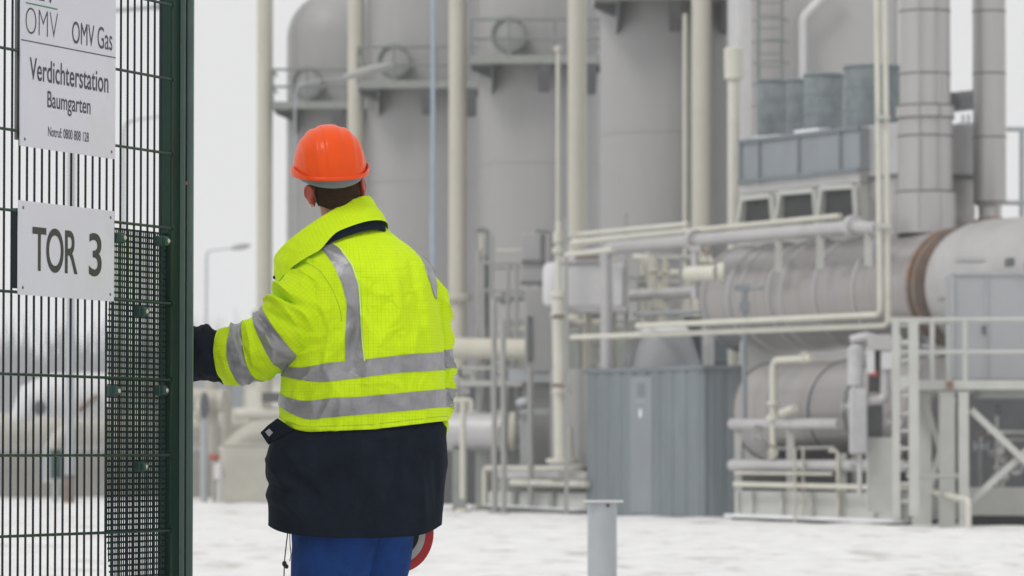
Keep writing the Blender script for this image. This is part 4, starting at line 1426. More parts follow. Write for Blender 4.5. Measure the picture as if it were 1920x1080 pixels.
# white insulated vessel with feet
wv = thing('insulated_vessel', 'white insulated vessel with rounded left end behind the cream standpipe', 'vessel', A(1080, 580, 81))
m = MB()
c_ = A(1042, 534, 82)
m.lathe(c_ + Vector((0, 0, -.44)), [(0, .10), (.05, .22), (.14, .25), (.74, .25), (.84, .21), (.88, .05)], 28)
m.build('end', M['white'], wv)
m = MB(); m.box(A(1108, 538, 81), pm(62, 81), .5, pm(42, 81)); m.build('body', M['white'], wv, bevel=.06)
m = MB(); m.box(A(1094, 490, 81), pm(44, 81), .55, .06); m.build('top_frame', M['white'], wv, bevel=.02)
m = MB(); m.box(A(1108, 582, 80.9), pm(66, 81), .6, .05); m.build('bottom_rail', M['silver'], wv)
for x in (1104, 1150):
    m = MB(); m.box(A(x, 635, 81), .05, .05, pm(52, 81)); m.build('leg', M['cream'], wv)
m = MB(); m.box(A(1100, 481, 80.4), pm(22, 81), .03, .04); m.build('rust_strip', M['rust'], wv)

# cream standpipe with valves
sp = thing('valve_standpipe', 'cream standpipe with stacked valves and flanged foot left of the shed', 'pipe', gnd(1063, 80))
m = MB()
Yv = 80
m.tube([A(1047, 415, Yv), A(1047, 560, Yv)], pm(5.5, Yv), 12); m.tube([A(1047, 560, Yv), A(1050, 700, Yv), A(1052, 862, Yv)], pm(13, Yv), 16)
m.build('pipe', M['cream2'], sp)
for (x, y, r, h) in ((1046, 445, 9, 20), (1046, 470, 11, 10), (1048, 552, 16, 14), (1049, 590, 17, 8), (1052, 735, 17, 8), (1054, 864, 30, 9), (1062, 876, 42, 7)):
    m = MB(); m.lathe(A(x, y, Yv) - Vector((0, 0, pm(h / 2, Yv))), [(0, pm(r * .8, Yv)), (.01, pm(r, Yv)), (pm(h, Yv) - .01, pm(r, Yv)), (pm(h, Yv), pm(r * .8, Yv))], 20)
    m.build('flange', M['cream2'], sp)
m = MB(); m.tube([A(1036, 594, Yv - .3), A(1062, 592, Yv - .3)], pm(4, Yv), 10); m.tube([A(1034, 722, Yv - .3), A(1068, 724, Yv - .3)], pm(4, Yv), 10)
m.build('handle', M['rust'], sp)
m = MB(); m.tube([A(1066, 800, Yv), A(1064, 858, Yv)], [pm(8, Yv), pm(12, Yv)], 12); m.build('actuator', M['cream2'], sp)

# snowy grey hopper behind the shed
hp = thing('grey_hopper', 'pale grey tapering hopper with snow on its domed top behind the shed', 'hopper', gnd(1247, 81))
m = MB(); c_ = A(1243, 850, 81)
m.lathe(c_, [(-.4, pm(92, 81)), (pm(150, 81), pm(78, 81)), (pm(214, 81), pm(56, 81)), (pm(222, 81), pm(54, 81))], 40); m.build('shell', M['panelgrey'], hp)
m = MB(); m.lathe(c_ + Vector((0, 0, pm(221, 81))), [(0, pm(55, 81)), (.06, pm(54, 81)), (.16, pm(44, 81)), (.22, pm(28, 81)), (.25, .02)], 40); m.build('snow_cap', M['snowcap'], hp)
m = MB(); m.tube([A(1240, 605, 81), A(1240, 575, 81)], pm(8, 81), 12); m.box(A(1240, 570, 81), .15, .1, .1); m.build('valve', M['cream'], hp)

# ---- metal shed ---------------------------------------------------------------------------
sh = thing('metal_shed', 'blue grey corrugated metal shed with white mark on its door', 'shed', gnd(1215, 75))
YS_ = 75.6
a0 = A(1321, 973, YS_); a0.z = GZ
bY = alongY(1102, 1321, YS_); b0 = A(1102, 960, bY); b0.z = GZ
Wd = (b0 - a0).length; dv = (b0 - a0).normalized()
zt_ = A(1321, 692, YS_).z
sideL = 2.3
m = MB()
# corrugated front: broad trapezoid ribs
def corr(p0, d, width, nrm, n, depth=.025):
    rows_ = []
    prof_ = []
    for i in range(n):
        s0_ = width * i / n; st_ = width / n
        for f_, dd in ((0, 0), (.30, 0), (.36, depth), (.94, depth), (1.0, 0)): prof_.append((s0_ + f_ * st_, dd))
    lo = [p0 + d * s_ + nrm * dd for s_, dd in prof_]
    hi = [p + Vector((0, 0, zt_ - GZ)) for p in lo]
    return [lo, hi]
for P2 in (corr(a0, dv, Wd, -QXD, 9), corr(a0, QXD, sideL, -PXD, 6)):
    m.grid(P2)
bk = [a0 + QXD * sideL, b0 + QXD * sideL]
m.grid([[bk[0], bk[1], b0], [p + Vector((0, 0, zt_ - GZ)) for p in (bk[0], bk[1], b0)]])
m.build('wall', M['bluegrey'], sh, ang=20)
m = MB(); c_ = a0 + dv * Wd / 2 + QXD * sideL / 2; c_.z = zt_ + .03
m.box(c_, Wd / 2 + .05, sideL / 2 + .05, .04, dv, QXD); m.build('roof', M['bluegrey'], sh, bevel=.01)
# door
m = MB()
x0, x1 = 1185, 1226
q0 = L(x0, 700, 1321, YS_) - QXD * .034; q1 = L(x1, 700, 1321, YS_) - QXD * .034
cc = (q0 + q1) / 2; cc.z = (zt_ + GZ) / 2 - .03
m.box(cc, (q1 - q0).length / 2, .006, (zt_ - GZ) / 2 - .07, dv, QXD); dr = m.build('door', M['bluegrey2'], sh)
m = MB(); c_ = L(1205, 775, 1321, YS_) - QXD * .046; m.box(c_, pm(4.5, 75), .004, pm(8, 75), dv, QXD); m.build('notice', M['snowcap'], dr)
m = MB(); c_ = L(1205, 731, 1321, YS_) - QXD * .044; m.box(c_, pm(14, 75), .003, pm(13, 75), dv, QXD); m.build('vent_plate', M['bluegrey'], dr)
m = MB(); c_ = L(1205, 752, 1321, YS_) - QXD * .044; m.box(c_, pm(18, 75), .003, .012, dv, QXD); m.build('handle', M['galv'], dr)

# ---- lower vessel, skid and rails (right) -----------------------------------------------------
lv = thing('lower_vessel', 'smooth sheet metal vessel with rounded end lying low behind silver pipes', 'vessel', gnd(1580, 73))
YLv = 69.4
c1 = A(1760, 768, YLv); Y0 = alongY(1452, 1760, YLv); c2 = A(1452, 772, Y0)
ax2 = (c2 - c1).normalized(); AL2 = (c2 - c1).length; r2 = pm(93, 72.5)
m = MB()
m.lathe(c1, [(-.3, r2), (AL2 - .05, r2), (AL2 + .0, r2)] + [(AL2 + .42 * math.sin(q), r2 * math.cos(q) if q < 1.5 else .02) for q in np.linspace(.1, 1.57, 10)], 56, ax2)
m.build('shell', M['vessel'], lv, ang=30)
m = MB()
for f_ in (.3, .52, 1.0): m.torus(c1 + ax2 * AL2 * f_, r2 * 1.003, .022, ax2, 56, 6)
m.build('weld_ring', M['darkgrey'], lv)
for f_ in (.25, .85):
    m = MB(); q = c1 + ax2 * AL2 * f_; m.box(Vector((q.x, q.y, (q.z - r2 * .8 + GZ) / 2)), .09, r2 * .6, (q.z - r2 * .8 - GZ) / 2, PXD, QXD); m.build('saddle', M['darkgrey'], lv)

sk = thing('right_skid', 'pale grey steel base frame with snowy foot under the lower vessel', 'skid', gnd(1540, 70))
YK = 67.6
m = MB(); pbox(m, 1702, YK, 1382, 925, 975, 2.2); m.build('base_beam', M['frame'], sk)
for x in (1385, 1412, 1468, 1524, 1580, 1640, 1690):
    m = MB(); Yx = alongY(x, 1702, YK - .05); m.box((A(x, 922, Yx) + A(x, 978, Yx)) / 2, .045, .05, pm(27, Yx), PXD, QXD); m.build('stiffener', M['frame'], sk)
m = MB(); m.bar(L(1374, 966, 1702, YK - .2), A(1706, 978, YK - .2), .35, .05); m.build('snow_ledge', M['snowcap'], sk)
m = MB(); pbox(m, 1704, YK - .3, 1372, 979, 990, 2.4); m.build('foot', M['darkgrey'], sk)
dkm = MB(); pbox(dkm, 1660, YK + 1.6, 1392, 868, 925, .6); dkm.build('dark_recess', M['dark'], sk)  # dark box standing in for the shaded gap between the posts

for (xa, ya, xb, yb, r, lab) in ((1374, 795, 1575, 795, 10.5, 'silver pipe crossing the middle of the lower vessel'), (1374, 872, 1702, 874, 11, 'silver pipe crossing below the lower vessel')):
    m = MB(); m.tube([L(xa, ya, 1702, YK), L(xb, yb, 1702, YK)], pm(r, 70), 14); m.ball(L(xa, ya, 1702, YK), pm(r, 70), pm(r, 70), pm(r, 70))
    simple('silver_pipe', lab, 'pipe', m, M['silver'], 'silver pipes before the lower vessel')
for x, yt, lab in ((1384, 800, 'left short post under the silver pipes'), (1482, 800, 'middle short post under the silver pipes'), (1580, 850, 'right short post under the silver pipes')):
    m = MB(); Yx = alongY(x, 1702, YK + .1); m.box((A(x, yt, Yx) + A(x, 930, Yx)) / 2, .06, .06, pm((930 - yt) / 2, Yx))
    simple('pipe_post', lab, 'post', m, M['frame'], 'short posts under the silver pipes')
m = MB(); m.tube([L(1378, 908, 1702, YK - .4), L(1720, 916, 1702, YK - .4), A(1816, 938, 63.5), A(1816, 994, 63.5)], pm(5.5, 67), 10, rad=.1)
m.tube([L(1378, 887, 1702, YK - .3), L(1560, 889, 1702, YK - .3)], pm(3, 67), 8)
simple('kick_rail', 'low cream pipe rail along the base frame bending down at its right end', 'rail', m, M['cream2'])
m = MB(); m.tube([L(1450, 860, 1702, YK - .1), L(1450, 676, 1702, YK - .1), L(1522, 672, 1702, YK - .1)], pm(7, 69), 12, rad=.16)
m.lathe(L(1450, 760, 1702, YK - .1), [(0, .05), (.01, .11), (.06, .11), (.07, .05)], 16); m.lathe(L(1450, 790, 1702, YK - .1), [(0, .05), (.01, .12), (.10, .12), (.11, .05)], 16)
m.tube([L(1466, 775, 1702, YK - .2), L(1490, 765, 1702, YK - .2)], pm(8, 69), 10); m.lathe(L(1514, 672, 1702, YK - .1), [(0, .05), (.01, .10), (.06, .10), (.07, .05)], 16, PXD)
simple('cream_elbow_pipe', 'cream pipe rising before the lower vessel and bending right', 'pipe', m, M['cream2'], ang=50)
m = MB(); m.tube([L(1396, 535, 1702, YK), L(1396, 800, 1702, YK)], pm(5, 70), 10); m.box(L(1392, 540, 1702, YK), .14, .05, .05); m.box(L(1396, 575, 1702, YK), .08, .05, .08)
m.tube([L(1390, 541, 1702, YK), L(1428, 540, 1702, YK)], pm(3, 70), 8)
simple('sensor_post', 'thin grey post with small blue grey sensor heads before the ribbed vessel', 'post', m, M['bluegrey2'])

# valve actuator assembly in front of the vessel
M['valvegrey'] = mat('valve_grey', (.45, .45, .46), .5, var=.12, scale=3, tint=(.33, .32, .31), tint_amt=.5, tint_scale=4)
va = thing('valve_actuator', 'grey cluster of valve actuators and boxes left of the access ladder', 'valve', gnd(1640, 67))
YA = 66.6
m = MB(); m.box(A(1609, 790, YA), pm(16, YA), .15, pm(61, YA)); m.build('cabinet', M['valvegrey'], va, bevel=.03)
m = MB(); m.tube([A(1604, 652, YA), A(1604, 722, YA)], pm(15, YA), 18); m.ball(A(1604, 655, YA), pm(15, YA), pm(15, YA), pm(9, YA)); m.build('cylinder', M['valvegrey'], va)
m = MB(); m.tube([A(1595, 640, YA + .2), A(1625, 632, YA + .2), A(1672, 650, YA + .2)], pm(11, YA), 14, rad=.1); m.box(A(1648, 642, YA), .18, .12, .12); m.build('top_pipe', M['silver'], va)
m = MB(); m.tube([A(1660, 655, YA), A(1660, 750, YA), A(1606, 752, YA)], pm(10, YA), 14, rad=.12); m.build('bypass_pipe', M['silver'], va)
m = MB(); m.box(A(1648, 690, YA + .3), pm(20, YA), .1, pm(46, YA)); m.box(A(1640, 800, YA + .4), pm(14, YA), .1, pm(60, YA)); m.build('gear_body', M['darkgrey'], va)
m = MB(); m.box(A(1662, 676, YA - .1), pm(9, YA), .08, pm(16, YA)); m.box(A(1632, 676, YA - .05), .06, .06, .2); m.build('switch_box', M['white'], va)
m = MB(); m.box(A(1637, 700, YA), .06, .05, .05); m.build('red_tag', M['redpaint'], va)
m = MB(); m.box(A(1652, 890, YA + .3), pm(26, YA), .2, pm(70, YA)); m.build('pedestal', M['frame'], va)
m = MB(); m.tube([A(1612, 760, YA), A(1612, 930, YA)], pm(5, YA), 8); m.build('leg', M['frame'], va)

# ---- access platform, ladder, bracing ---------------------------------------------------------
pl = thing('access_platform', 'pale grey steel access platform with railing and ladder at right edge', 'platform', gnd(1800, 65))
YP = 65.0
m = MB(); m.box(A(1830, 722, YP) + Vector((.4, .7, 0)), pm(135, YP) + .4, .75, pm(9, YP)); m.build('deck', M['frame'], pl, bevel=.01)
m = MB(); m.box(A(1880, 738, YP) + Vector((.4, .5, 0)), pm(92, YP), .4, pm(8, YP)); m.build('deck_beam', M['deck'], pl)
m = MB()
for y in (600, 661): m.tube([A(1690, y, YP), A(2010, y - 1, YP)], pm(4.5, YP), 10)
for x in (1708, 1748, 1810, 1934): m.tube([A(x, 600, YP), A(x, 716, YP)], pm(5, YP), 10)
m.tube([A(1781, 600, YP + 1.4), A(1781, 716, YP + 1.4)], pm(5, YP), 10)
m.tube([A(1690, 602, YP), A(1690, 602, YP + 1.4)], pm(4.5, YP), 10); m.tube([A(1700, 604, YP + 1.4), A(2010, 604, YP + 1.4)], pm(4.5, YP), 10)
m.build('railing', M['frame'], pl)
for x0 in (1728, 1775): 
    m = MB(); Yq = YP + (1.2 if x0 < 1750 else .1)
    m.box((A(x0, 735, Yq) + gnd(x0, Yq)) / 2, pm(17, YP) if x0 < 1750 else pm(14, YP), .12, (A(x0, 735, Yq).z - GZ) / 2); m.build('column', M['frame'], pl)
m = MB(); m.box((A(1806, 735, YP - .05) + gnd(1806, YP - .05)) / 2, pm(9, YP), .1, (A(1806, 735, YP).z - GZ) / 2); m.build('column', M['frame'], pl)
m = MB()
m.bar(A(1820, 768, YP), A(1968, 908, YP), .10, .10, (0, -1, 0)); m.bar(A(1820, 940, YP + .12), A(1975, 800, YP + .12), .10, .10, (0, -1, 0))
m.bar(A(1735, 745, YP + .5), A(1790, 945, YP + .5), .07, .07, (0, -1, 0)); m.bar(A(1790, 745, YP + .6), A(1735, 945, YP + .6), .07, .07, (0, -1, 0))
m.tube([A(1700, 892, YP), A(1800, 893, YP)], pm(5, YP), 8)
m.build('brace', M['frame'], pl)
m = MB()
for x in (1680, 1713): m.box((A(x, 598, YP - .5) + A(x, 965, YP - .5)) / 2, pm(6.5 if x < 1700 else 9, YP), .06, pm(184, YP))
for y in range(610, 960, 33): m.tube([A(1680, y, YP - .5), A(1713, y, YP - .5)], pm(3.5, YP), 8)
m.box(A(1697, 600, YP - .5), pm(30, YP), .05, pm(5, YP)); m.box(A(1697, 715, YP - .5), pm(22, YP), .05, pm(9, YP))
m.build('ladder', M['frame'], pl)
m = MB(); m.box(A(1781, 722, YP - .08), .05, .02, .06); m.build('rust_spot', M['rust'], pl)

un = thing('dark_void_box', 'dark box with pipes filling the shaded void below the access platform', 'machine', gnd(1880, 69))
m = MB(); m.box(A(1910, 830, 68.5) + Vector((0, .8, 0)), pm(118, 68.5), .6, pm(92, 68.5)); m.build('casing', M['darkgrey'], un, bevel=.02)  # dark box put in for the shaded void behind the platform
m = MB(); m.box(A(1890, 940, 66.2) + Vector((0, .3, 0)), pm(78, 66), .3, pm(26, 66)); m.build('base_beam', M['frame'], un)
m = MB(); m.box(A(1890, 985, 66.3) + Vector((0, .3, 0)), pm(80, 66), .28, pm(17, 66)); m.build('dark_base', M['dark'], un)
m = MB()
for x, y, r in ((1890, 880, 14), (1912, 868, 10), (1860, 850, 8), (1868, 895, 9)): m.tube([A(x, y, 68.0), A(x + 16, y - 3, 67.6)], pm(r, 68), 12)
m.build('small_pipe', M['silver'], un)

# ---- left group of pipes between worker and shed ------------------------------------------------
m = MB(); m.tube([A(800, 652, 86), A(1002, 656, 84)], pm(20, 85), 20); m.lathe(A(985, 656, 84.2), [(0, pm(20, 85)), (.0, pm(25, 85)), (.1, pm(25, 85)), (.1, pm(20, 85))], 20, (1, 0, 0))
simple('thick_cream_pipe', 'thick cream pipe at waist height right of the worker', 'pipe', m, M['cream'])
ph = thing('pump_vessel', 'horizontal silver pump vessel with cream flanged end right of the worker', 'vessel', gnd(920, 85))
m = MB(); m.tube([A(780, 808, 84.5), A(952, 810, 83.5)], pm(35, 84), 28); m.build('shell', M['silver'], ph)
m = MB(); m.lathe(A(952, 810, 83.5), [(0, pm(26, 84)), (.05, pm(37, 84)), (.14, pm(37, 84)), (.15, pm(24, 84)), (.30, pm(22, 84)), (.31, pm(31, 84)), (.40, pm(30, 84)), (.46, pm(10, 84))], 28, (1, 0, 0)); m.build('flange', M['cream'], ph)
for x in (862, 905, 965):
    m = MB(); m.box((A(x, 842, 84) + gnd(x, 84)) / 2, .14, .25, (A(x, 842, 84).z - GZ) / 2); m.build('saddle', M['deck'], ph)
m = MB(); m.box(A(885, 895, 86), pm(70, 86), .3, pm(50, 86)); simple('machine_plinth', 'dark grey machine plinth under the pump vessel', 'plinth', m, M['darkgrey'])
m = MB(); m.tube([A(840, 752, 82), A(884, 750, 82), A(884, 770, 82)], pm(5, 82), 10, rad=.08); m.tube([A(868, 752, 82), A(868, 935, 82)], pm(6, 82), 10); m.lathe(gnd(868, 82), [(0, .14), (.06, .14), (.07, .06)], 14)
simple('cream_stand', 'small cream pipe stand beside the worker at hip height', 'stand', m, M['cream2'])
for x, yt, Y, r, lab in ((928, 560, 80.5, 5.5, 'left tall thin grey post between worker and shed'), (945, 600, 80, 5.5, 'right tall thin grey post between worker and shed'), (996, 690, 81, 6, 'short thick grey post before the electrical cabinet')):
    m = MB(); m.tube([gnd(x, Y), A(x - 2, yt, Y)], pm(r, Y), 10); m.lathe(gnd(x, Y), [(0, .12), (.03, .12), (.03, .07)], 12)
    simple('grey_post', lab, 'post', m, M['postgrey'], 'thin grey posts between worker and shed')
m = MB()
m.box(A(930, 719, 84.5), pm(70, 84), .3, pm(5, 84)); m.box(A(930, 690, 84.8), pm(65, 84), .05, pm(3, 84))
simple('walkway', 'narrow pale walkway above the pump vessel', 'walkway', m, M['frame'])
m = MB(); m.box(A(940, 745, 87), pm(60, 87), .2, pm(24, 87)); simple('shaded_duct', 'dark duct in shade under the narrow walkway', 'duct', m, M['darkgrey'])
m = MB(); m.ball(A(985, 755, 82.5), pm(18, 82), .2, pm(11, 82)); m.box(A(1002, 772, 82.5), pm(28, 82), .15, pm(6, 82)); m.box(A(985, 835, 82.6), pm(10, 82), .15, pm(60, 82))
simple('small_motor', 'small rounded motor on bracket at pump vessel end', 'motor', m, M['galv'])
cb = thing('control_cabinet', 'pinkish grey control cabinet with dark slot left of the cream standpipe', 'cabinet', gnd(1012, 83))
m = MB(); m.box(A(1014, 620, 83), pm(30, 83), .3, pm(78, 83)); m.build('body', M['tank'], cb, bevel=.02)
m = MB(); m.box(A(993, 635, 82.68), pm(4.5, 83), .02, pm(42, 83)); m.build('dark_slot', M['darkgrey'], cb)
m = MB(); m.box(A(998, 705, 83), pm(45, 83), .25, pm(12, 83)); m.build('shelf', M['galv'], cb)
m = MB(); m.box((A(1012, 700, 83.2) + gnd(1012, 83.2)) / 2, .35, .2, (A(1012, 700, 83.2).z - GZ) / 2); m.build('pedestal', M['tank'], cb)
for x, y, w_, h_, lab in ((998, 465, 20, 27, 'upper grey terminal box above the control cabinet'), (1000, 512, 24, 20, 'lower grey terminal box above the control cabinet')):
    t = thing('terminal_box', lab, 'box', A(x, y + h_, 84), 'grey terminal boxes')
    m = MB(); m.box(A(x, y, 84), pm(w_, 84), .15, pm(h_, 84)); m.build('case', M['tank'], t, bevel=.02)
    m = MB(); m.box(A(x + w_, y + 2, 83.95), .05, .13, pm(h_, 84)); m.box(A(x, y + h_ - 1, 83.9), pm(w_, 84), .12, .03); m.build('edge', M['darkgrey'], t)
m = MB()
for y in (493, 545): m.tube([A(900, y, 85), A(1030, y, 85)], pm(3, 85), 8)
for x in (905, 922, 952, 968): m.tube([A(x, 440 if x == 922 else 495, 85), gnd(x, 85)], pm(4, 85), 8)
m.box(A(898, 545, 86), pm(11, 86), .2, pm(66, 86)); 
simple('conduit_rack', 'grey conduit rack of thin uprights behind the tall posts', 'rack', m, M['tank'])
lt = thing('left_skid', 'pale grey base frame with low cream rails left of the shed', 'skid', gnd(1010, 80))
m = MB(); pbox(m, 1100, 79.4, 916, 925, 955, .5); m.build('base_beam', M['frame'], lt)
for x in (1036, 965):
    m = MB(); Yx = alongY(x, 1100, 79.3); m.box(A(x, 937, Yx), .08, .05, pm(14, Yx), PXD, QXD); m.build('stiffener', M['deck'], lt)
m = MB(); pbox(m, 1100, 79.4, 925, 884, 898, .5); m.build('top_beam', M['silver'], lt)
m = MB(); m.bar(L(922, 952, 1100, 79.0), A(1100, 962, 79.0), .5, .07); m.build('foot', M['darkgrey'], lt)
m = MB(); m.bar(L(924, 947, 1100, 79.2), A(1100, 956, 79.2), .3, .035); m.build('snow_ledge', M['snowcap'], lt)
m = MB(); m.tube([gnd(909, 83.6), A(909, 878, 83.6), L(1100, 880, 909, 84)], pm(6, 80), 10, rad=.1); m.tube([L(960, 905, 1100, 79.1), A(1100, 908, 79.1)], pm(7, 78), 10)
m.build('cream_rail', M['cream2'], lt)
mb = MB(); pbox(mb, 1100, 80.2, 930, 900, 925, .5); mb.build('dark_recess', M['deck'], lt)
m = MB(); pbox(m, 1112, 80, 1032, 690, 880, .6); simple('grey_screen_wall', 'plain grey sheet wall behind the cream standpipe', 'wall', m, M['tank'])

# backing machinery behind valves so that the gaps read as plant
m = MB(); m.box(A(1180, 700, 90), pm(230, 90), .4, pm(100, 90)); simple('low_wall', 'low grey plant wall far behind the metal shed', 'wall', m, M['deck'])
m = MB(); m.box(A(1360, 630, 80), pm(45, 80), .2, pm(48, 80)); simple('green_cabinet', 'dark blue green cabinet behind the bent silver pipe', 'cabinet', m, M['bluegrey'])
for x, yt, yb, Y, w_, lab in ((1226, 478, 600, 82, 8, 'left cream upright below the thick silver pipe'), (1247, 480, 600, 82, 5, 'right cream upright below the thick silver pipe'), (1150, 478, 690, 81, 6, 'cream upright behind the pipe leg')):
    m = MB(); m.tube([A(x, yt, Y), gnd(x, Y)], pm(w_, Y), 10); m.torus(A(x, yt + 30, Y), pm(w_ + 2, Y), .03)
    simple('cream_upright', lab, 'pipe', m, M['cream'], 'cream uprights below the thick silver pipe')

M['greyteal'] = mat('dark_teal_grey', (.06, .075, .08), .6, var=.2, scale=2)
# ---- small-bore pipework filling the gaps -----------------------------------------------------
def rack(name, label, x0, x1, y0, y1, Y, seed, nh, nv, nval, mats, ground=False):
    rnd = random.Random(seed)
    t = thing(name, label, 'pipework', gnd((x0 + x1) / 2, Y))
    for i in range(nv):
        x = rnd.uniform(x0, x1); dy = rnd.uniform(-.5, .8); ya = rnd.uniform(y0, y0 + (y1 - y0) * .35)
        m_ = MB(); r = rnd.choice((2.5, 3, 4, 5, 7))
        b_ = gnd(x, Y + dy) if ground or rnd.random() < .6 else A(x, y1, Y + dy)
        a_ = A(x, ya, Y + dy)
        if rnd.random() < .5:
            m_.tube([b_, a_, a_ + Vector((rnd.choice((-1, 1)) * pm(rnd.uniform(15, 40), Y), 0, 0))], pm(r, Y), 10, rad=pm(10, Y))
        else: m_.tube([b_, a_], pm(r, Y), 10)
        m_.build('pipe', M[rnd.choice(mats)], t)
    for i in range(nh):
        y = y0 + (y1 - y0) * (i + rnd.uniform(.1, .9)) / nh; dy = rnd.uniform(-.5, .8)
        xa = rnd.uniform(x0, x0 + (x1 - x0) * .4); xb = rnd.uniform(x0 + (x1 - x0) * .6, x1)
        m_ = MB(); r = rnd.choice((2.5, 3.5, 4.5, 6.5))
        m_.tube([L(xa, y, xb, Y + dy), A(xb, y - rnd.uniform(0, 4), Y + dy)], pm(r, Y), 10); m_.build('pipe', M[rnd.choice(mats)], t)
    for i in range(nval):
        x = rnd.uniform(x0, x1); y = rnd.uniform(y0, y1); q = A(x, y, Y - .55); k_ = pm(rnd.uniform(5, 9), Y)
        m_ = MB(); m_.ball(q, k_, k_, k_ * .9, 14, 10); m_.lathe(q - Vector((k_ * 1.5, 0, 0)), [(0, k_ * 1.1), (k_ * .4, k_ * 1.1), (k_ * .45, k_ * .6), (k_ * 2.5, k_ * .6), (k_ * 2.55, k_ * 1.1), (k_ * 3, k_ * 1.1)], 14, (1, 0, 0))
        m_.tube([q, q + Vector((0, 0, k_ * 2.4))], k_ * .3, 8); v_ = m_.build('valve_body', M[rnd.choice(mats)], t)
        w_ = MB(); w_.torus(q + Vector((0, 0, k_ * 2.4)), k_ * 1.1, k_ * .2, (.2, -.3, 1), 18, 6); w_.build('handwheel', M[rnd.choice(('darkgrey', 'grille', 'rust'))], v_)
    return t
rack('small_pipework', 'tangle of cream and grey small pipes between the white vessel and the grey hopper', 1070, 1190, 575, 690, 85, 3, 5, 6, 4, ('cream', 'frame', 'postgrey', 'grille'))
rack('small_pipework', 'tangle of pipes and valves above the grey hopper under the thick silver pipe', 1195, 1345, 470, 620, 84.5, 5, 6, 8, 6, ('cream', 'cream2', 'postgrey', 'galv', 'grille'))
rack('small_pipework', 'small pipes and valves in the shade around the pump vessel', 845, 1030, 690, 905, 87.5, 8, 6, 9, 6, ('cream', 'frame', 'grille', 'darkgrey'), True)
rack('small_pipework', 'cluster of thin grey pipes and valves behind the access ladder', 1560, 1770, 640, 930, 69.3, 13, 7, 9, 7, ('frame', 'galv', 'postgrey', 'darkgrey', 'silver'), True)
rack('small_pipework', 'thin pipes and valves in the dark under the access platform', 1815, 1960, 770, 960, 67.4, 21, 4, 4, 5, ('frame', 'postgrey', 'galv', 'grille'), True)
rack('small_pipework', 'low valves and pipes on the base frame below the silver pipes', 1390, 1580, 805, 925, 69.6, 34, 1, 3, 2, ('frame', 'cream', 'postgrey'), True)
rack('small_pipework', 'grey small pipes against the screen wall beside the tall thin posts', 890, 1035, 430, 640, 86.0, 55, 4, 6, 3, ('tank', 'grille', 'cream', 'postgrey'))
m = MB(); m.box(A(1352, 650, 81.5), pm(70, 81), .3, pm(56, 81)); simple('dark_gap_box', 'dark teal box put in as the shaded gap right of the grey hopper', 'machine', m, M['greyteal'])  # added box, its dark colour deepens the shade below the vessel
# ---- far left: cream pipework behind the gate -----------------------------------------------------
def mk(name, label, cat, mt, fn, group=None, ang=45):
    m_ = MB(); fn(m_); return simple(name, label, cat, m_, M[mt], group, ang)
YB = 104
mk('header_pipe', 'long thick cream header pipe seen low through the gate wires', 'pipe', 'beige', lambda m_: m_.tube([A(-80, 806, YB), A(452, 806, YB)], pm(32, YB), 24))
dm = thing('white_dome_vessel', 'white rounded vessel with rusty patch seen through the gate wires', 'vessel', A(130, 800, YB - 3))
m = MB(); Yd = YB - 3
m.tube([A(30, 790, Yd), A(58, 752, Yd), A(96, 742, Yd), A(160, 742, Yd), A(218, 744, Yd)], [pm(14, Yd), pm(34, Yd), pm(42, Yd), pm(44, Yd), pm(44, Yd)], 28)
m.build('shell', M['white'], dm)
m = MB(); m.lathe(A(215, 744, Yd), [(0, pm(44, Yd)), (.05, pm(48, Yd)), (.14, pm(48, Yd)), (.16, pm(30, Yd)), (.3, pm(26, Yd))], 28, (1, 0, 0)); m.build('flange', M['beige'], dm)
m = MB(); m.bar(A(148, 770, Yd - .62), A(182, 742, Yd - .62), .10, .22, (0, -1, 0)); m.build('rust_patch', M['rust'], dm)
m = MB(); m.lathe(A(73, 765, Yd - .62), [(0, .16), (.03, .17), (.06, .1)], 20, (.5, -.86, 0)); m.build('cover', M['darkgrey'], dm)
mk('pipe_bend', 'cream pipe bend dropping into the ground behind the gate', 'pipe', 'beige', lambda m_: m_.tube([A(98, 905, YB - 4), A(98, 830, YB - 4), A(150, 796, YB - 3.8)], pm(17, YB), 18, rad=.6))
mk('arch_pipe', 'thick cream pipe arching out of the ground left of the worker', 'pipe', 'beige', lambda m_: m_.tube([A(436, 945, 100), A(436, 815, 100), A(620, 812, 100)], pm(28, 100), 24, rad=1.1))
bx = thing('cream_box', 'cream box shaped cover below the arching pipe left of the worker', 'box', gnd(466, 98))
m = MB(); m.box((A(468, 836, 98) + gnd(468, 98)) / 2, pm(46, 98), .4, (A(468, 836, 98).z - GZ) / 2); m.build('body', M['beige'], bx, bevel=.03)
m = MB(); m.box(A(468, 834, 98), pm(48, 98), .42, .03); m.build('lid', M['beige'], bx, bevel=.01)
hw = thing('handwheel_valve', 'slender valve stand with dark handwheel just right of the gate post', 'valve', gnd(383, 98.5))
m = MB(); m.tube([gnd(383, 98.5), A(383, 800, 98.5)], pm(7, 98.5), 12); m.tube([A(383, 800, 98.5), A(383, 740, 98.5)], pm(4, 98.5), 10); m.build('stand', M['lampgrey'], hw)
m = MB(); c_ = A(383, 760, 98.3)
for rr in (.27,): m.torus(c_, rr, .04, (.985, -.17, 0), 28, 8)
m.lathe(c_, [(-.02, .25), (.02, .25)], 24, (.985, -.17, 0)); m.build('wheel', M['darkgrey'], hw)
rh = thing('hydrant', 'low hydrant with small faded red head near the handwheel valve', 'hydrant', gnd(402, 99))
m = MB(); m.ball(A(402, 857, 99), pm(11, 99), .12, pm(5, 99)); m.build('head', M['redpaint'], rh)
m = MB(); m.tube([A(402, 858, 99), gnd(402, 99)], pm(5, 99), 12); m.build('stand', M['beige'], rh)
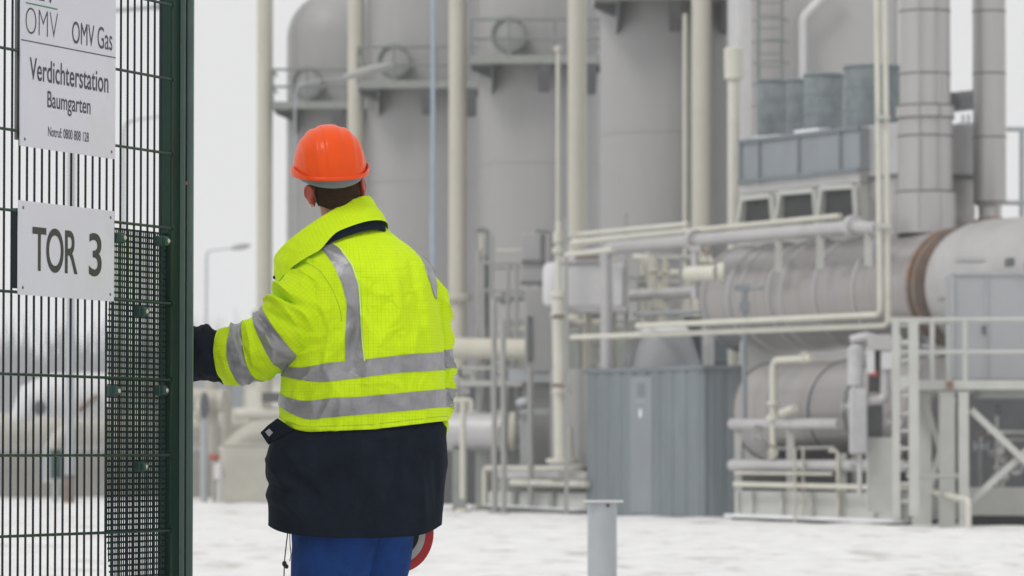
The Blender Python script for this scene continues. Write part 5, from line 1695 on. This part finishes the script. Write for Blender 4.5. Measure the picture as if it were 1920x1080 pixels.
mk('white_canister', 'small white canister beside the cream box', 'canister', 'white', lambda m_: (m_.tube([A(410, 872, 97.6), A(410, 898, 97.6)], pm(8, 98), 14), m_.ball(A(410, 872, 97.6), pm(8, 98), pm(8, 98), pm(4, 98)), m_.tube([A(410, 898, 97.6), gnd(410, 97.6)], pm(3, 98), 8)))
mk('retaining_wall', 'low grey brown wall behind the cream pipes at far left', 'wall', 'concrete', lambda m_: m_.box((A(170, 845, 109) + gnd(170, 109)) / 2, pm(290, 109), .3, (A(170, 845, 109).z - GZ) / 2))
gv = thing('green_valve', 'dark green valve barrel on small stand behind the gate', 'valve', gnd(104, 97))
m = MB(); m.tube([A(104, 843, 97), A(104, 897, 97)], pm(12, 97), 16); m.build('barrel', M['greenl'], gv)
m = MB(); m.tube([A(104, 897, 97), gnd(104, 97)], pm(5, 97), 10); m.box(A(88, 868, 97), pm(7, 97), .1, pm(28, 97)); m.build('stand', M['lampgrey'], gv)
# buildings and pipes in the gap between arm and jacket
far = thing('far_building', 'pale far building with grey windows below the outstretched arm', 'building', gnd(440, 160))
m = MB(); m.box((A(470, 712, 160) + gnd(470, 160)) / 2, pm(65, 160), 3, (A(470, 712, 160).z - GZ) / 2); m.build('wall', M['cream2'], far)
for x in (420, 444):
    m = MB(); m.box(A(x, 738, 156.9), pm(9, 157), .06, pm(26, 157)); m.build('window', M['bluegrey2'], far)
m = MB(); m.box(A(470, 706, 160), pm(68, 160), 3.2, .12); m.build('roof', M['galv'], far)
sm_ = thing('small_pump', 'small dark pump with pale motor before the far building', 'pump', gnd(505, 103))
m = MB(); m.box(A(510, 745, 103), pm(18, 103), .2, pm(9, 103)); m.build('cover', M['darkgrey'], sm_)
m = MB(); m.tube([A(440, 778, 103), A(560, 776, 103)], pm(13, 103), 14); m.tube([A(492, 776, 103), A(492, 752, 103)], pm(8, 103), 12); m.tube([A(505, 790, 103), gnd(505, 103)], pm(10, 103), 12); m.build('pipe', M['cream2'], sm_)
mf = thing('pipe_manifold', 'tangle of cream manifold pipes behind the gate post', 'pipe', gnd(380, 101))
for pts_, r_ in (([A(300, 745, 101), A(420, 750, 101)], 20), ([A(397, 700, 101.2), A(397, 850, 101.2)], 13), ([A(250, 722, 103), A(345, 722, 103)], 22), ([A(360, 800, 103), A(470, 796, 103)], 16), ([A(425, 730, 102), gnd(425, 102)], 9)):
    m = MB(); m.tube(pts_, pm(r_, 101), 16); m.build('pipe', M['beige'], mf)
for x, y in ((372, 770), (412, 752)):
    m = MB(); m.lathe(A(x, y, 100.4), [(0, pm(12, 101)), (.0, pm(22, 101)), (.12, pm(22, 101)), (.12, pm(12, 101))], 20, (1, -.2, 0)); m.build('flange', M['beige'], mf)
bs = thing('brown_stub', 'dark brown stub post at the foot of the pale lamp pole', 'post', gnd(128, 95))
m = MB(); m.box((A(128, 895, 95) + gnd(128, 95)) / 2, pm(11, 95), .12, (A(128, 895, 95).z - GZ) / 2); m.build('body', M['rust'], bs, bevel=.02)
m = MB(); m.box(A(128, 893, 95), pm(13, 95), .14, .03); m.build('cap', M['darkgrey'], bs)

# ---- street lamps ---------------------------------------------------------------------------------
def lamp(name_label, x, Y, ytop, reach_px, up_px, r_px, head, group='street lamps'):
    t = thing('street_lamp', name_label, 'street lamp', gnd(x, Y), group)
    m_ = MB()
    k = pm(1, Y)
    base = gnd(x, Y); topz = A(x, ytop, Y).z
    sgn = 1 if reach_px > 0 else -1
    p1 = Vector((base.x, Y, topz - up_px * k)); p2 = Vector((base.x + reach_px * .28 * k, Y, topz - .12 * up_px * k)); p3 = Vector((base.x + reach_px * k, Y, topz))
    pts = fillet([p1, Vector((base.x + .02 * reach_px * k, Y, topz - .25 * up_px * k)), p2, p3], abs(reach_px) * .2 * k, 8)
    allp = [base, base + Vector((0, 0, 1.2))] + pts
    rr = [r_px * k * 1.5, r_px * k * 1.25] + [r_px * k * (1.1 - .45 * i / len(pts)) for i in range(len(pts))]
    m_.tube(allp, rr, 12); m_.build('pole', M['lampgrey'], t)
    h = MB(); L_, hh = head[0] * k, head[1] * k
    c_ = p3 + Vector((sgn * L_ * .45, 0, head[2] * k))
    rot = Matrix.Rotation(math.atan2(-head[2] * 2.2 * sgn, head[0]), 3, 'Y')
    h.ball(c_, L_ / 2, .16, hh / 2, 24, 12, rot)
    h.build('lamp_head', M['postgrey'], t)
lamp('small curved street lamp against the sky between gate post and worker', 386, 260, 466, 46, 26, 2.4, (40, 12, 3))
lamp('nearest street lamp, its pale pole standing behind the signs', 131, 96, 14, 150, 70, 6.5, (60, 16, 4))
lamp('street lamp with thin curved arm seen through the wires beside the signs', 229, 150, 218, 70, 60, 3.2, (50, 10, 2))
lamp('street lamp with large pale head hanging before the second storage tower', 552, 90, 145, 92, 65, 1.6, (100, 19, 12))

# ---- bollard ---------------------------------------------------------------------------------------
bo = thing('steel_bollard', 'galvanised round steel bollard with flat snow dusted cap plate', 'bollard', Vector((at(1129, 850, 30).x, 30, GZ)))
c_ = at(1129, 850, 30); c_.z = GZ
m = MB(); m.lathe(c_, [(-.05, pm(27.5, 30)), (at(1129, 941, 30).z - GZ, pm(27.5, 30))], 40); m.build('pipe', M['galv'], bo)
m = MB(); m.box(Vector((c_.x + pm(2, 30), 30, at(1129, 941, 30).z + .004)), pm(37, 30), pm(34, 30), .006); m.build('cap_plate', M['white'], bo, bevel=.002)
m = MB(); m.lathe(at(1140, 948, 29.897), [(-.004, .012), (.004, .012)], 12, (0, 1, 0)); m.build('drain_hole', M['dark'], bo)

# ---- misty winter air --------------------------------------------------------------------------------
hm = bpy.data.materials.new('mist'); hm.use_nodes = True
t_ = hm.node_tree
for n_ in list(t_.nodes):
    if n_.type == 'BSDF_PRINCIPLED': t_.nodes.remove(n_)
pv = t_.nodes.new('ShaderNodeVolumePrincipled')
pv.inputs['Color'].default_value = (.93, .94, .96, 1)
pv.inputs['Density'].default_value = 0.0006
t_.links.new(pv.outputs[0], [n_ for n_ in t_.nodes if n_.type == 'OUTPUT_MATERIAL'][0].inputs['Volume'])
m = MB(); m.box((0, 540, 17.5), 430, 600, 19.5)
hz = m.build('haze', hm)
tag(hz, kind='stuff')
